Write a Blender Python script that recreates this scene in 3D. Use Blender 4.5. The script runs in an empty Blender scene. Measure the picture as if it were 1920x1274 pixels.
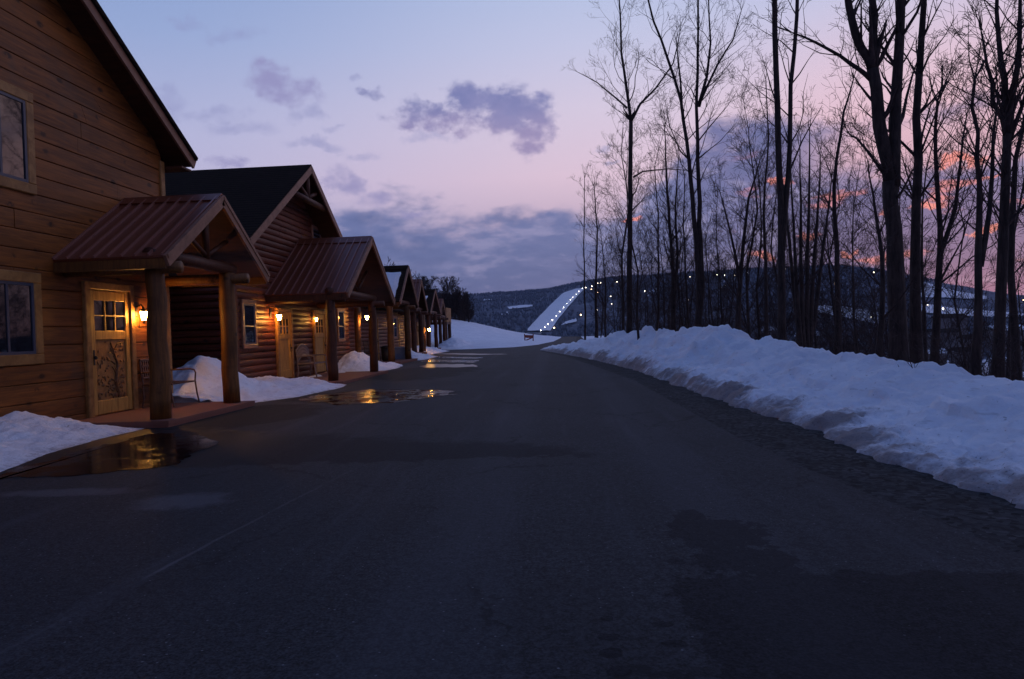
import bpy, math, random
import numpy as np
from mathutils import Vector, Matrix, noise
R = random.Random(7)
rad = math.radians
S = bpy.context.scene
COL = S.collection

# ------------------------------------------------------------------ camera
F = 1300.0; CZ = 1.3
def _n(v):
    l = math.sqrt(sum(a*a for a in v)); return tuple(a/l for a in v)
def _x(a, b): return (a[1]*b[2]-a[2]*b[1], a[2]*b[0]-a[0]*b[2], a[0]*b[1]-a[1]*b[0])
_Y = _n(((1042-960)/F, (619-637)/F, 1))
_u = (-math.sin(rad(1.9)), -math.cos(rad(1.9)), 0)
_d = sum(a*b for a, b in zip(_u, _Y))
_Z = _n(tuple(a-_d*b for a, b in zip(_u, _Y)))
_X = _x(_Y, _Z)
def ray(px, py):
    c = ((px-960)/F, (py-637)/F, 1)
    return tuple(sum(a*b for a, b in zip(c, ax)) for ax in (_X, _Y, _Z))
def at(px, py, Y):
    r = ray(px, py); t = Y/r[1]; return Vector((r[0]*t, Y, CZ+r[2]*t))
def ground(px, py, z=0.0):
    r = ray(px, py); t = (z-CZ)/r[2]; return (r[0]*t, r[1]*t)
cam = bpy.data.cameras.new('camera'); co = bpy.data.objects.new('camera', cam); COL.objects.link(co)
cam.sensor_width = 36; cam.lens = F/1920*36; cam.clip_end = 20000; cam.clip_start = 0.05
co.matrix_world = Matrix(((_X[0], -_X[1], -_X[2], 0), (_Y[0], -_Y[1], -_Y[2], 0), (_Z[0], -_Z[1], -_Z[2], CZ), (0, 0, 0, 1)))
S.camera = co
S.view_settings.view_transform = 'Standard'; S.view_settings.look = 'None'
S.view_settings.exposure = 0; S.view_settings.gamma = 1

def lerp(a, b, t): return a+(b-a)*t
def sm(t):
    t = max(0.0, min(1.0, t)); return t*t*(3-2*t)
def interp(x, pts):
    if x <= pts[0][0]: return pts[0][1]
    for (x0, y0), (x1, y1) in zip(pts, pts[1:]):
        if x <= x1: return y0+(y1-y0)*(x-x0)/(x1-x0)
    return pts[-1][1]
def fbm(x, y, z=0.0, o=4): return noise.fractal(Vector((x, y, z)), 1.0, 2.0, o)

# ------------------------------------------------------------------ nodes
class NT:
    def __init__(s, tree): s.t = tree; s.l = tree.links
    def new(s, typ, **k):
        n = s.t.nodes.new(typ)
        for a, v in k.items(): setattr(n, a, v)
        return n
    def put(s, sock, v):
        if isinstance(v, bpy.types.NodeSocket): s.l.new(v, sock)
        else:
            if sock.type == 'RGBA' and len(v) == 3: v = (*v, 1)
            sock.default_value = v
    def m(s, op, a, b=None, c=None, clamp=False):
        n = s.new('ShaderNodeMath', operation=op, use_clamp=clamp)
        s.put(n.inputs[0], a)
        if b is not None: s.put(n.inputs[1], b)
        if c is not None: s.put(n.inputs[2], c)
        return n.outputs[0]
    def step(s, v, lo, hi):
        n = s.new('ShaderNodeMapRange', interpolation_type='SMOOTHSTEP')
        s.put(n.inputs[0], v); s.put(n.inputs[1], lo); s.put(n.inputs[2], hi)
        return n.outputs[0]
    def mix(s, f, a, b, mode='MIX'):
        n = s.new('ShaderNodeMix', data_type='RGBA', blend_type=mode)
        s.put(n.inputs[0], f); s.put(n.inputs[6], a); s.put(n.inputs[7], b)
        return n.outputs[2]
    def ramp(s, f, stops, interp='LINEAR'):
        n = s.new('ShaderNodeValToRGB'); n.color_ramp.interpolation = interp
        e = n.color_ramp.elements
        while len(e) < len(stops): e.new(0.5)
        for k, (p, c) in enumerate(stops):
            e[k].position = p; e[k].color = (*c, 1) if len(c) == 3 else c
        s.put(n.inputs[0], f); return n.outputs[0]
    def noise(s, vec, scale, detail=4, rough=0.55, dist=0.0):
        n = s.new('ShaderNodeTexNoise'); s.put(n.inputs['Vector'], vec)
        n.inputs['Scale'].default_value = scale; n.inputs['Detail'].default_value = detail
        n.inputs['Roughness'].default_value = rough; n.inputs['Distortion'].default_value = dist
        return n.outputs['Fac']
    def mapping(s, vec, scale=(1, 1, 1), loc=(0, 0, 0)):
        n = s.new('ShaderNodeMapping'); s.put(n.inputs[0], vec)
        n.inputs['Scale'].default_value = scale; n.inputs['Location'].default_value = loc
        return n.outputs[0]
    def comb(s, x, y, z):
        n = s.new('ShaderNodeCombineXYZ')
        for k, v in enumerate((x, y, z)): s.put(n.inputs[k], v)
        return n.outputs[0]
    def sep(s, v):
        n = s.new('ShaderNodeSeparateXYZ'); s.put(n.inputs[0], v); return n.outputs

def mat(name):
    m = bpy.data.materials.new(name); m.use_nodes = True
    t = NT(m.node_tree); b = m.node_tree.nodes['Principled BSDF']
    tc = t.new('ShaderNodeTexCoord').outputs['Object']
    return m, t, b, tc
def setp(t, b, **k):
    for a, v in k.items():
        t.put(b.inputs[{'col': 'Base Color', 'rough': 'Roughness', 'metal': 'Metallic', 'spec': 'Specular IOR Level',
                        'normal': 'Normal', 'ecol': 'Emission Color', 'estr': 'Emission Strength', 'coat': 'Coat Weight'}[a]], v)
def bump(t, h, strength=0.3, dist=0.02):
    n = t.new('ShaderNodeBump'); n.inputs['Strength'].default_value = strength
    n.inputs['Distance'].default_value = dist; t.put(n.inputs['Height'], h); return n.outputs[0]

def wood(name, dark, light, stretch=(8, 0.6, 8), rough=0.55, knots=True, dirt=0.35, course=None, gain=1.0):
    dark = tuple(c*gain for c in dark); light = tuple(c*gain for c in light)
    m, t, b, tc = mat(name)
    v = t.mapping(tc, stretch)
    g = t.noise(v, 3.0, 6, 0.6, 0.6)
    col = t.mix(t.step(g, 0.3, 0.7), dark, light)
    g2 = t.noise(t.mapping(tc, (0.7, 0.7, 3.5)), 1.0, 3)
    col = t.mix(t.m('MULTIPLY', t.step(g2, 0.42, 0.68), dirt), col, tuple(c*0.35 for c in dark))
    if course:
        p3 = t.sep(tc); ci = t.m('FLOOR', t.m('DIVIDE', t.m('ADD', p3[2], .1), course))
        tn = t.noise(t.comb(t.m('MULTIPLY', ci, 7.31), t.m('MULTIPLY', p3[1], .13), 0.0), 1.0, 1)
        col = t.mix(t.m('MULTIPLY', t.step(tn, .40, .25), .5), col, tuple(c*.45 for c in dark)); col = t.mix(t.m('MULTIPLY', t.step(tn, .55, .75), .45), col, tuple(c*1.25 for c in light))
        wt = t.noise(t.mapping(tc, (1, .9, .5)), .9, 5, .65)
        col = t.mix(t.m('MULTIPLY', t.step(wt, .52, .70), .35), col, (.10*gain, .075*gain, .05*gain))
    if knots:
        vo = t.new('ShaderNodeTexVoronoi'); t.put(vo.inputs['Vector'], t.mapping(tc, (2.2, 2.2, 3.6))); vo.inputs['Scale'].default_value = 1.0
        k = t.step(vo.outputs['Distance'], 0.22, 0.09)
        n3 = t.noise(tc, 9.0, 2)
        k = t.m('MULTIPLY', k, t.step(n3, 0.36, 0.5))
        col = t.mix(t.m('MULTIPLY', k, 0.85), col, tuple(c*0.2 for c in dark))
    setp(t, b, col=col, rough=rough, spec=0.3, normal=bump(t, g, 0.25, 0.01))
    return m
M = {}
M['plank'] = wood('golden_plank', (0.16, 0.048, 0.008), (0.345, 0.112, 0.019), course=.286, gain=.80)
M['trim'] = wood('pale_trim', (0.22, 0.10, 0.028), (0.38, 0.19, 0.058), (7, 2, 2), knots=False, dirt=0.15)
M['log'] = wood('dark_log', (0.098, 0.019, 0.0085), (0.20, 0.043, 0.016), course=.178, gain=.74)
M['post'] = wood('post_log', (0.095, 0.036, 0.009), (0.20, 0.08, 0.018), (7, 7, 0.7))
M['postdark'] = wood('dark_post_log', (0.052, 0.016, 0.007), (0.105, 0.034, 0.014), (7, 7, 0.7))
M['door'] = wood('door_wood', (0.32, 0.16, 0.035), (0.54, 0.30, 0.075), (7, 7, 0.8), knots=False, dirt=0.1)
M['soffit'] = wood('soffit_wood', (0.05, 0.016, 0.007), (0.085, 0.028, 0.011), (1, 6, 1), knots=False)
M['rake'] = wood('rake_wood', (0.21, 0.098, 0.056), (0.31, 0.15, 0.088), (2, 2, 2), knots=False, dirt=0.2)
M['carve'] = wood('carved_wood', (0.09, 0.04, 0.014), (0.17, 0.08, 0.03), (5, 5, 5), knots=False)
M['bark'] = wood('bark', (0.022, 0.014, 0.012), (0.062, 0.040, 0.033), (6, 6, 1.2), rough=0.9, knots=False)
M['twig'] = wood('twig_bark', (0.028, 0.017, 0.015), (0.07, 0.042, 0.037), (3, 3, 3), rough=0.9, knots=False)
M['sign'] = wood('sign_wood', (0.2, 0.04, 0.025), (0.34, 0.08, 0.05), knots=False)

def simple(name, c, rough=0.5, metal=0.0, var=0.25, sc=6.0, spec=0.5, bmp=0.0):
    m, t, b, tc = mat(name)
    n = t.noise(tc, sc, 5)
    col = t.mix(n, tuple(x*(1-var) for x in c), tuple(min(1, x*(1+var)) for x in c))
    setp(t, b, col=col, rough=t.m('ADD', t.m('MULTIPLY', n, 0.2), rough-0.1), metal=metal, spec=spec)
    if bmp: setp(t, b, normal=bump(t, n, bmp, 0.02))
    return m
M['metal_roof'] = simple('brown_ribbed_metal', (0.19, 0.055, 0.025), 0.36, 0.35, 0.15, 2.0)
M['rib'] = simple('highlight_tinted_rib', (0.34, 0.15, 0.11), 0.35, 0.5, 0.1, 2.0)  # paler than the roof sheet: the ribs' highlight is put into the colour
M['iron'] = simple('dark_iron', (0.03, 0.022, 0.02), 0.5, 0.3)
M['bench_metal'] = simple('brown_metal', (0.11, 0.05, 0.03), 0.45, 0.3)
M['bench_grey'] = simple('weathered_metal', (0.20, 0.16, 0.17), 0.5, 0.3)
M['slab'] = simple('red_concrete', (0.21, 0.085, 0.06), 0.8, 0, 0.2, 5.0, 0.3, 0.2)
M['sash'] = simple('dark_sash', (0.05, 0.055, 0.08), 0.5)
M['bin'] = simple('black_plastic', (0.02, 0.021, 0.024), 0.5)
M['cooler'] = simple('blue_grey_plastic', (0.2, 0.26, 0.36), 0.5)
M['house'] = simple('house_wall', (0.12, 0.1, 0.1), 0.8)
M['pole'] = simple('pole_metal', (0.05, 0.05, 0.055), 0.6)
# glass
m, t, b, tc = mat('window_glass'); setp(t, b, col=(0.012, 0.012, 0.016), rough=0.03, spec=0.6)
setp(t, b, normal=bump(t, t.noise(tc, 1.3, 1), 0.05, 0.02)); M['glass'] = m
# shingles
m, t, b, tc = mat('shingles')
br = t.new('ShaderNodeTexBrick'); t.put(br.inputs['Vector'], t.mapping(tc, (1, 1, 1)))
n = t.noise(tc, 14.0, 4); n2 = t.noise(t.mapping(tc, (2.2, 1, 7.0)), 1.0, 2)
fr = t.m('FRACT', t.m('MULTIPLY', t.sep(tc)[2], 11.0))
row = t.step(fr, .0, .35)
bl = t.noise(t.comb(t.m('MULTIPLY', t.sep(tc)[0], 3.0), t.m('MULTIPLY', t.sep(tc)[1], .5), t.m('FLOOR', t.m('MULTIPLY', t.sep(tc)[2], 11.0))), 2.0, 1)
cs = t.mix(t.m('MULTIPLY', t.m('ADD', n, t.m('ADD', n2, bl)), 0.34), (0.011, 0.0075, 0.005), (0.044, 0.030, 0.022))
setp(t, b, col=t.mix(row, (0.008, 0.007, 0.008), cs), rough=0.95, spec=0.03, normal=bump(t, t.m('ADD', n, row), 0.6, 0.02))
M['shingle'] = m
# lamps
def emis(name, c, s):
    m, t, b, tc = mat(name); setp(t, b, col=(0.8, 0.7, 0.5), ecol=c, estr=s); return m
M['lamp'] = emis('lantern_glow', (1, 0.45, 0.085), 260.0)
M['lamp_dim'] = emis('lantern_glow_small', (1, 0.48, 0.10), 120.0)
M['flood'] = emis('flood_glow', (1.0, 0.93, 0.85), 34.0)
M['warmdot'] = emis('warm_glow', (1, 0.62, 0.32), 12.0)
M['whitedot'] = emis('white_glow', (1, 0.84, 0.60), 13.0)

def snow_mat(name, dirty=False, k=0.87):
    m, t, b, tc = mat(name)
    n = t.noise(tc, 0.9, 6, 0.6); n2 = t.noise(tc, 7.0, 5, 0.65); n3 = t.noise(t.mapping(tc, (1.2, 1.2, 6)), 3.0, 4)
    col = t.mix(t.step(n, 0.35, 0.7), (k*0.85, k*0.87, k*0.91), (k*.99, k*1.0, k*1.02))
    dk = t.m('MULTIPLY', t.step(n3, 0.60, 0.74), 0.35)
    col = t.mix(dk, col, (0.30, 0.27, 0.25))
    if dirty:
        a = t.new('ShaderNodeAttribute', attribute_name='dirt').outputs['Fac']
        dd = t.step(t.m('ADD', a, t.m('MULTIPLY', t.m('SUBTRACT', n2, 0.5), 1.5)), 0.15, 1.15)
        col = t.mix(t.m('MULTIPLY', dd, 0.85), col, (0.17, 0.125, 0.11))
    if dirty:
        gr = t.noise(tc, 38.0, 3, .7)
        col = t.mix(t.m('MULTIPLY', t.m('MULTIPLY', t.step(gr, .60, .68), t.step(a, .0, .5)), .8), col, (0.05, 0.04, 0.035))
        col = t.mix(t.m('MULTIPLY', t.step(t.noise(tc, 13.0, 3, .6), .66, .72), .5), col, (0.16, 0.14, 0.13))
    setp(t, b, col=col, rough=0.75, spec=0.25, normal=bump(t, t.m('ADD', n2, t.m('MULTIPLY', n, 2.0)), 0.55, 0.06))
    return m
M['snow'] = snow_mat('snow')
M['snow_dirty'] = snow_mat('plowed_snow', True)

# road
m, t, b, tc = mat('asphalt')
xyz = t.sep(tc); wob = t.noise(tc, 1.7, 5, 0.62); wob2 = t.noise(tc, 6.0, 4, 0.6)
def blob(cx, cy, rx, ry, k=1.5, lo=0.0, hi=0.12, w=None):
    dx = t.m('DIVIDE', t.m('SUBTRACT', xyz[0], cx), rx); dy = t.m('DIVIDE', t.m('SUBTRACT', xyz[1], cy), ry)
    d = t.m('SUBTRACT', 1.0, t.m('ADD', t.m('MULTIPLY', dx, dx), t.m('MULTIPLY', dy, dy)))
    d = t.m('ADD', d, t.m('MULTIPLY', t.m('SUBTRACT', w if w is not None else wob, 0.5), k))
    return t.step(d, lo, hi)
fine = t.m('ADD', t.m('MULTIPLY', t.noise(tc, 70.0, 3, 0.7), .65), t.m('MULTIPLY', t.noise(tc, 22.0, 3, 0.7), .35)); mid = t.noise(tc, 0.55, 5, 0.6); strk = t.noise(t.mapping(tc, (2.6, 0.16, 1)), 1.0, 5, 0.6)
col = t.mix(t.step(fine, 0.36, 0.66), (0.0035, 0.0035, 0.004), (0.052, 0.053, 0.059))
col = t.mix(t.m('MULTIPLY', t.step(mid, 0.35, 0.7), 0.45), col, (0.013, 0.013, 0.015))
col = t.mix(t.m('MULTIPLY', t.step(strk, 0.5, 0.75), 0.3), col, (0.075, 0.077, 0.088))
trk = t.m('ABSOLUTE', t.m('SUBTRACT', t.m('ABSOLUTE', t.m('SUBTRACT', t.m('ADD', xyz[0], t.m('MULTIPLY', wob, .3)), .35)), .85))
col = t.mix(t.m('MULTIPLY', t.step(trk, .45, .1), .25), col, (0.064, 0.065, 0.073))
vc = t.new('ShaderNodeTexVoronoi', feature='DISTANCE_TO_EDGE'); t.put(vc.inputs['Vector'], t.comb(t.m('ADD', xyz[0], t.m('MULTIPLY', wob, .9)), t.m('ADD', t.m('MULTIPLY', xyz[1], .45), t.m('MULTIPLY', wob2, .25)), 0.0)); vc.inputs['Scale'].default_value = .55
crk = t.m('MULTIPLY', t.step(vc.outputs['Distance'], .012, .003), t.step(mid, .46, .58))
col = t.mix(t.m('MULTIPLY', crk, .75), col, (0.004, 0.004, 0.005))
gv = t.new('ShaderNodeTexVoronoi'); t.put(gv.inputs['Vector'], tc); gv.inputs['Scale'].default_value = 30
spk = t.m('MULTIPLY', t.step(gv.outputs['Distance'], .20, .12), t.step(t.sep(gv.outputs['Color'])[0], .90, .93))
col = t.mix(t.m('MULTIPLY', spk, .6), col, (0.2, 0.2, 0.21))
def many(lst, k=1.4, w=None, hi=0.12):
    o = None
    for (a, c, d, e) in lst:
        s_ = blob(a, c, d, e, k, 0.0, hi, w); o = s_ if o is None else t.m('MAXIMUM', o, s_)
    return o
# dark damp stains: bottom right patch, foot-sized spots, long damp tongue across the lane
g = ground
damp = [(*g(1350, 1000), .30, .42), (*g(1400, 1045), .30, .32), (*g(1300, 975), .12, .3)]
wedge = t.m('MULTIPLY', t.step(t.m('ADD', t.m('SUBTRACT', xyz[0], .56), t.m('ADD', t.m('MULTIPLY', t.m('SUBTRACT', wob2, .5), .35), t.m('MULTIPLY', t.m('SUBTRACT', wob, .5), .25))), -.01, .02), t.step(t.m('ADD', t.m('SUBTRACT', 3.68, xyz[1]), t.m('ADD', t.m('MULTIPLY', t.m('SUBTRACT', wob2, .5), .35), t.m('MULTIPLY', t.m('SUBTRACT', wob, .5), .5))), -.01, .03))
spots = [(*g(1142, 1192), .055, .045), (*g(1147, 1222), .045, .05), (*g(1137, 1157), .035, .03), (*g(1162, 1255), .05, .05), (*g(1242, 1168), .045, .035), (*g(1266, 1203), .05, .04), (*g(1270, 1050), .05, .06), (*g(1150, 1290), .06, .05)]
tongue = [(-4.2, 15.0, 2.2, 1.6), (-5.5, 11.6, 1.5, 2.0), (-4.5, 24, 1.8, 5.0)]
wob3 = t.m('ADD', t.m('MULTIPLY', wob2, .55), t.m('MULTIPLY', t.noise(tc, 17.0, 4, .65), .45))
D1 = t.m('MAXIMUM', wedge, t.m('MAXIMUM', many(damp, 5.0, wob3), many(spots, 5.0, wob3))); D2 = many(tongue, 1.6, wob, 0.35)
nz = t.m('ADD', t.m('MULTIPLY', t.m('SUBTRACT', wob, .5), .9), t.m('MULTIPLY', t.m('SUBTRACT', wob2, .5), .35))
lowY = t.m('ADD', 7.13, t.m('ADD', t.m('MULTIPLY', xyz[0], .05), nz)); upY = t.m('ADD', 7.95, t.m('ADD', t.m('MULTIPLY', xyz[0], -.42), t.m('MULTIPLY', nz, 1.5)))
D3 = t.m('MULTIPLY', t.m('MULTIPLY', t.step(t.m('SUBTRACT', xyz[1], lowY), -.02, .06), t.step(t.m('SUBTRACT', upY, xyz[1]), -.1, .5)), t.step(t.m('ADD', xyz[0], nz), .4, .1))
D2 = t.m('MAXIMUM', D2, D3)
col = t.mix(t.m('MULTIPLY', D1, 0.52), col, (0.012, 0.010, 0.011))
col = t.mix(t.m('MULTIPLY', D2, 0.58), col, (0.012, 0.011, 0.012))
# pale seam between two paving lanes
sx = t.m('ABSOLUTE', t.m('SUBTRACT', xyz[0], t.m('ADD', t.m('MULTIPLY', xyz[1], 0.10), t.m('ADD', -2.70, t.m('MULTIPLY', t.m('SUBTRACT', wob, 0.5), 0.06)))))
seam = t.m('MULTIPLY', t.step(sx, 0.022, 0.006), t.step(t.noise(t.mapping(tc, (1, 1, 1)), 2.4, 3), 0.35, 0.6))
col = t.mix(t.m('MULTIPLY', seam, t.m('ADD', t.m('MULTIPLY', t.step(xyz[1], 8.0, 5.0), 0.22), t.m('MULTIPLY', t.step(xyz[1], 5.0, 3.0), 0.3))), col, (0.16, 0.155, 0.16))
salt = many([(-3.1, 5.5, .5, .35), (-4.4, 5.9, .8, .2)], 1.4, wob2, 0.9)
col = t.mix(t.m('MULTIPLY', salt, 0.28), col, (0.2, 0.19, 0.2))
rg = t.m('SUBTRACT', 0.84, t.m('MULTIPLY', t.m('MULTIPLY', D3, t.step(xyz[0], -3.0, -4.6)), 0.34))
setp(t, b, col=col, rough=rg, spec=t.m('SUBTRACT', 0.3, t.m('MULTIPLY', t.m('MAXIMUM', D2, D1), 0.13)), normal=bump(t, t.m('ADD', fine, t.m('MULTIPLY', mid, .5)), 0.4, 0.008))
M['asphalt'] = m
m, t, b, tc = mat('gravel')
vo = t.new('ShaderNodeTexVoronoi'); t.put(vo.inputs['Vector'], tc); vo.inputs['Scale'].default_value = 24
n = t.noise(tc, 2.0, 4)
setp(t, b, col=t.mix(t.m('MULTIPLY', vo.outputs['Color'], n), (0.005, 0.005, 0.005), (0.13, 0.125, 0.125)), rough=0.9, spec=0.15, normal=bump(t, t.noise(tc, 60.0, 3, .7), .6, 0.01))
M['gravel'] = m
m, t, b, tc = mat('puddle_water')
setp(t, b, col=(0.006, 0.006, 0.008), rough=t.m('ADD', .08, t.m('MULTIPLY', t.step(t.noise(tc, 2.2, 5, .65), .42, .62), .35)), spec=0.12, normal=bump(t, t.noise(t.mapping(tc, (1, 1, 1)), 40.0, 4), 0.10, 0.004)); M['water'] = m
m, t, b, tc = mat('damp_film')
setp(t, b, col=(0.005, 0.005, 0.006), rough=t.m('ADD', .07, t.m('MULTIPLY', t.step(t.noise(tc, 3.0, 4), .4, .7), .2)), spec=0.05, normal=bump(t, t.noise(tc, 40.0, 4), 0.08, 0.004)); M['damp'] = m
m, t, b, tc = mat('melt_film')
setp(t, b, col=(0.05, 0.05, 0.055), rough=0.3, spec=0.25, normal=bump(t, t.noise(tc, 12, 4), 0.15, 0.01)); M['film'] = m
# wooded winter hill
m, t, b, tc = mat('winter_hill')
n = t.noise(tc, 0.012, 6, 0.62); n2 = t.noise(t.mapping(tc, (1, 1, 0.25)), 0.11, 4, 0.7)
col = t.mix(t.step(n2, 0.35, 0.7), (0.07, 0.08, 0.105), (0.19, 0.21, 0.25))
col = t.mix(t.m('MULTIPLY', t.step(n, 0.60, 0.70), 0.6), col, (0.42, 0.43, 0.45))
setp(t, b, col=col, rough=0.95, spec=0.05); M['hill'] = m
m, t, b, tc = mat('winter_wood')
n = t.noise(tc, 0.05, 3)
setp(t, b, col=t.mix(n, (0.06, 0.07, 0.09), (0.16, 0.18, 0.215)), rough=0.95, spec=0.05); M['forest'] = m
m, t, b, tc = mat('valley_snow')
n = t.noise(tc, 0.02, 6, 0.65)
setp(t, b, col=t.mix(t.step(n, 0.42, 0.56), (0.07, 0.07, 0.085), (0.62, 0.63, 0.66)), rough=0.9, spec=0.1); M['valley'] = m

# ------------------------------------------------------------------ mesh builder
class MB:
    def __init__(s): s.v = []; s.f = []; s.n = 0
    def add(s, vs, fs):
        k = s.n; s.v += [tuple(a) for a in vs]; s.f += [tuple(i+k for i in f) for f in fs]; s.n += len(vs)
    def box(s, a, c):
        (x0, y0, z0), (x1, y1, z1) = [tuple(map(min, a, c)), tuple(map(max, a, c))]
        s.add([(x0, y0, z0), (x1, y0, z0), (x1, y1, z0), (x0, y1, z0), (x0, y0, z1), (x1, y0, z1), (x1, y1, z1), (x0, y1, z1)],
              [(0, 3, 2, 1), (4, 5, 6, 7), (0, 1, 5, 4), (1, 2, 6, 5), (2, 3, 7, 6), (3, 0, 4, 7)])
    def bbox(s, a, c, w=0.012):           # box with chamfered vertical outline (x-facing boards)
        (x0, y0, z0), (x1, y1, z1) = [tuple(map(min, a, c)), tuple(map(max, a, c))]
        w = min(w, (x1-x0)*.4, (y1-y0)*.3, (z1-z0)*.3)
        s.add([(x0, y0, z0), (x0, y1, z0), (x0, y1, z1), (x0, y0, z1), (x1-w, y0, z0), (x1-w, y1, z0), (x1-w, y1, z1), (x1-w, y0, z1),
               (x1, y0+w, z0+w), (x1, y1-w, z0+w), (x1, y1-w, z1-w), (x1, y0+w, z1-w)],
              [(0, 1, 5, 4), (1, 2, 6, 5), (2, 3, 7, 6), (3, 0, 4, 7), (4, 5, 9, 8), (5, 6, 10, 9), (6, 7, 11, 10), (7, 4, 8, 11), (8, 9, 10, 11), (3, 2, 1, 0)])
    def quad(s, p, th):                   # slab: quad p extruded by -th along its normal
        p = [Vector(q) for q in p]; n = (p[1]-p[0]).cross(p[3]-p[0]).normalized()
        q = [a-n*th for a in p]
        s.add(p+q, [(0, 1, 2, 3), (7, 6, 5, 4), (0, 4, 5, 1), (1, 5, 6, 2), (2, 6, 7, 3), (3, 7, 4, 0)])
    def beam(s, a, c, w, h, up=(0, 0, 1)):   # rectangular bar
        a = Vector(a); c = Vector(c); d = (c-a).normalized(); u = Vector(up); sd = d.cross(u).normalized(); u = sd.cross(d)
        vs = []
        for p in (a, c):
            for sx, sz in ((-1, -1), (1, -1), (1, 1), (-1, 1)): vs.append(p+sd*(sx*w/2)+u*(sz*h/2))
        s.add(vs, [(3, 2, 1, 0), (4, 5, 6, 7), (0, 1, 5, 4), (1, 2, 6, 5), (2, 3, 7, 6), (3, 0, 4, 7)])
    def tube(s, pts, rs, n=8, cap=True, wob=0.0, seed=0):
        pts = [Vector(p) for p in pts]; N = len(pts)
        if not isinstance(rs, (list, tuple)): rs = [rs]*N
        vs = []; u = None
        for i, p in enumerate(pts):
            d = (pts[min(i+1, N-1)]-pts[max(i-1, 0)]).normalized()
            if u is None: u = d.orthogonal().normalized()
            u = (u-d*u.dot(d)).normalized(); w = d.cross(u)
            for k in range(n):
                a = 2*math.pi*k/n; r_ = rs[i]*(1+(wob*noise.noise(Vector((math.cos(a)*1.3+seed, math.sin(a)*1.3, i*0.6))) if wob else 0))
                vs.append(p+(u*math.cos(a)+w*math.sin(a))*r_)
        fs = [(i*n+k, i*n+(k+1) % n, (i+1)*n+(k+1) % n, (i+1)*n+k) for i in range(N-1) for k in range(n)]
        if cap: fs += [tuple(range(n-1, -1, -1)), tuple((N-1)*n+k for k in range(n))]
        s.add(vs, fs)
    def lathe(s, c, prof, n=8):           # prof: (r, z)
        vs = [(c[0]+r_*math.cos(2*math.pi*k/n), c[1]+r_*math.sin(2*math.pi*k/n), c[2]+z) for r_, z in prof for k in range(n)]
        N = len(prof)
        fs = [(i*n+k, i*n+(k+1) % n, (i+1)*n+(k+1) % n, (i+1)*n+k) for i in range(N-1) for k in range(n)]
        fs += [tuple(range(n-1, -1, -1)), tuple((N-1)*n+k for k in range(n))]
        s.add(vs, fs)
    def build(s, name, m, parent=None, smooth=False):
        me = bpy.data.meshes.new(name); me.from_pydata(s.v, [], s.f); me.update()
        me.materials.append(m)
        if smooth: me.polygons.foreach_set('use_smooth', [True]*len(me.polygons))
        o = bpy.data.objects.new(name, me); COL.objects.link(o)
        if parent is not None:
            o.parent = parent
            w = Vector((0, 0, 0)); q = parent
            while q is not None: w += q.location; q = q.parent
            o.location = -w       # geometry is written in world coordinates
        return o
def tag(o, label, cat, group=None, kind=None):
    if label: o['label'] = label
    if cat: o['category'] = cat
    if group: o['group'] = group
    if kind: o['kind'] = kind
    return o
def struct(o): o['kind'] = 'structure'; return o
def empty(name, loc=(0, 0, 0), rz=0):
    o = bpy.data.objects.new(name, None); o.location = loc; o.rotation_euler = (0, 0, rz); COL.objects.link(o); return o
def copy_tree(o, parent=None):
    c = o.copy(); COL.objects.link(c)
    if parent is not None: c.parent = parent
    for ch in list(o.children): copy_tree(ch, c)
    return c
def grid(name, m, xs, ys, fn, parent=None, attr=None):
    nx, ny = len(xs), len(ys); vs = []; at_ = []
    for j, y in enumerate(ys):
        for i, x in enumerate(xs):
            p = fn(x, y); vs.append(p[:3]); at_.append(p[3] if len(p) > 3 else 0.0)
    fs = [(j*nx+i, j*nx+i+1, (j+1)*nx+i+1, (j+1)*nx+i) for j in range(ny-1) for i in range(nx-1)]
    me = bpy.data.meshes.new(name); me.from_pydata(vs, [], fs); me.materials.append(m)
    if attr:
        a = me.attributes.new(attr, 'FLOAT', 'POINT'); a.data.foreach_set('value', at_)
    me.polygons.foreach_set('use_smooth', [True]*len(me.polygons)); me.update()
    o = bpy.data.objects.new(name, me); COL.objects.link(o)
    if parent: o.parent = parent
    return o
def lin(a, b, n): return [a+(b-a)*i/(n-1) for i in range(n)]

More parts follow.
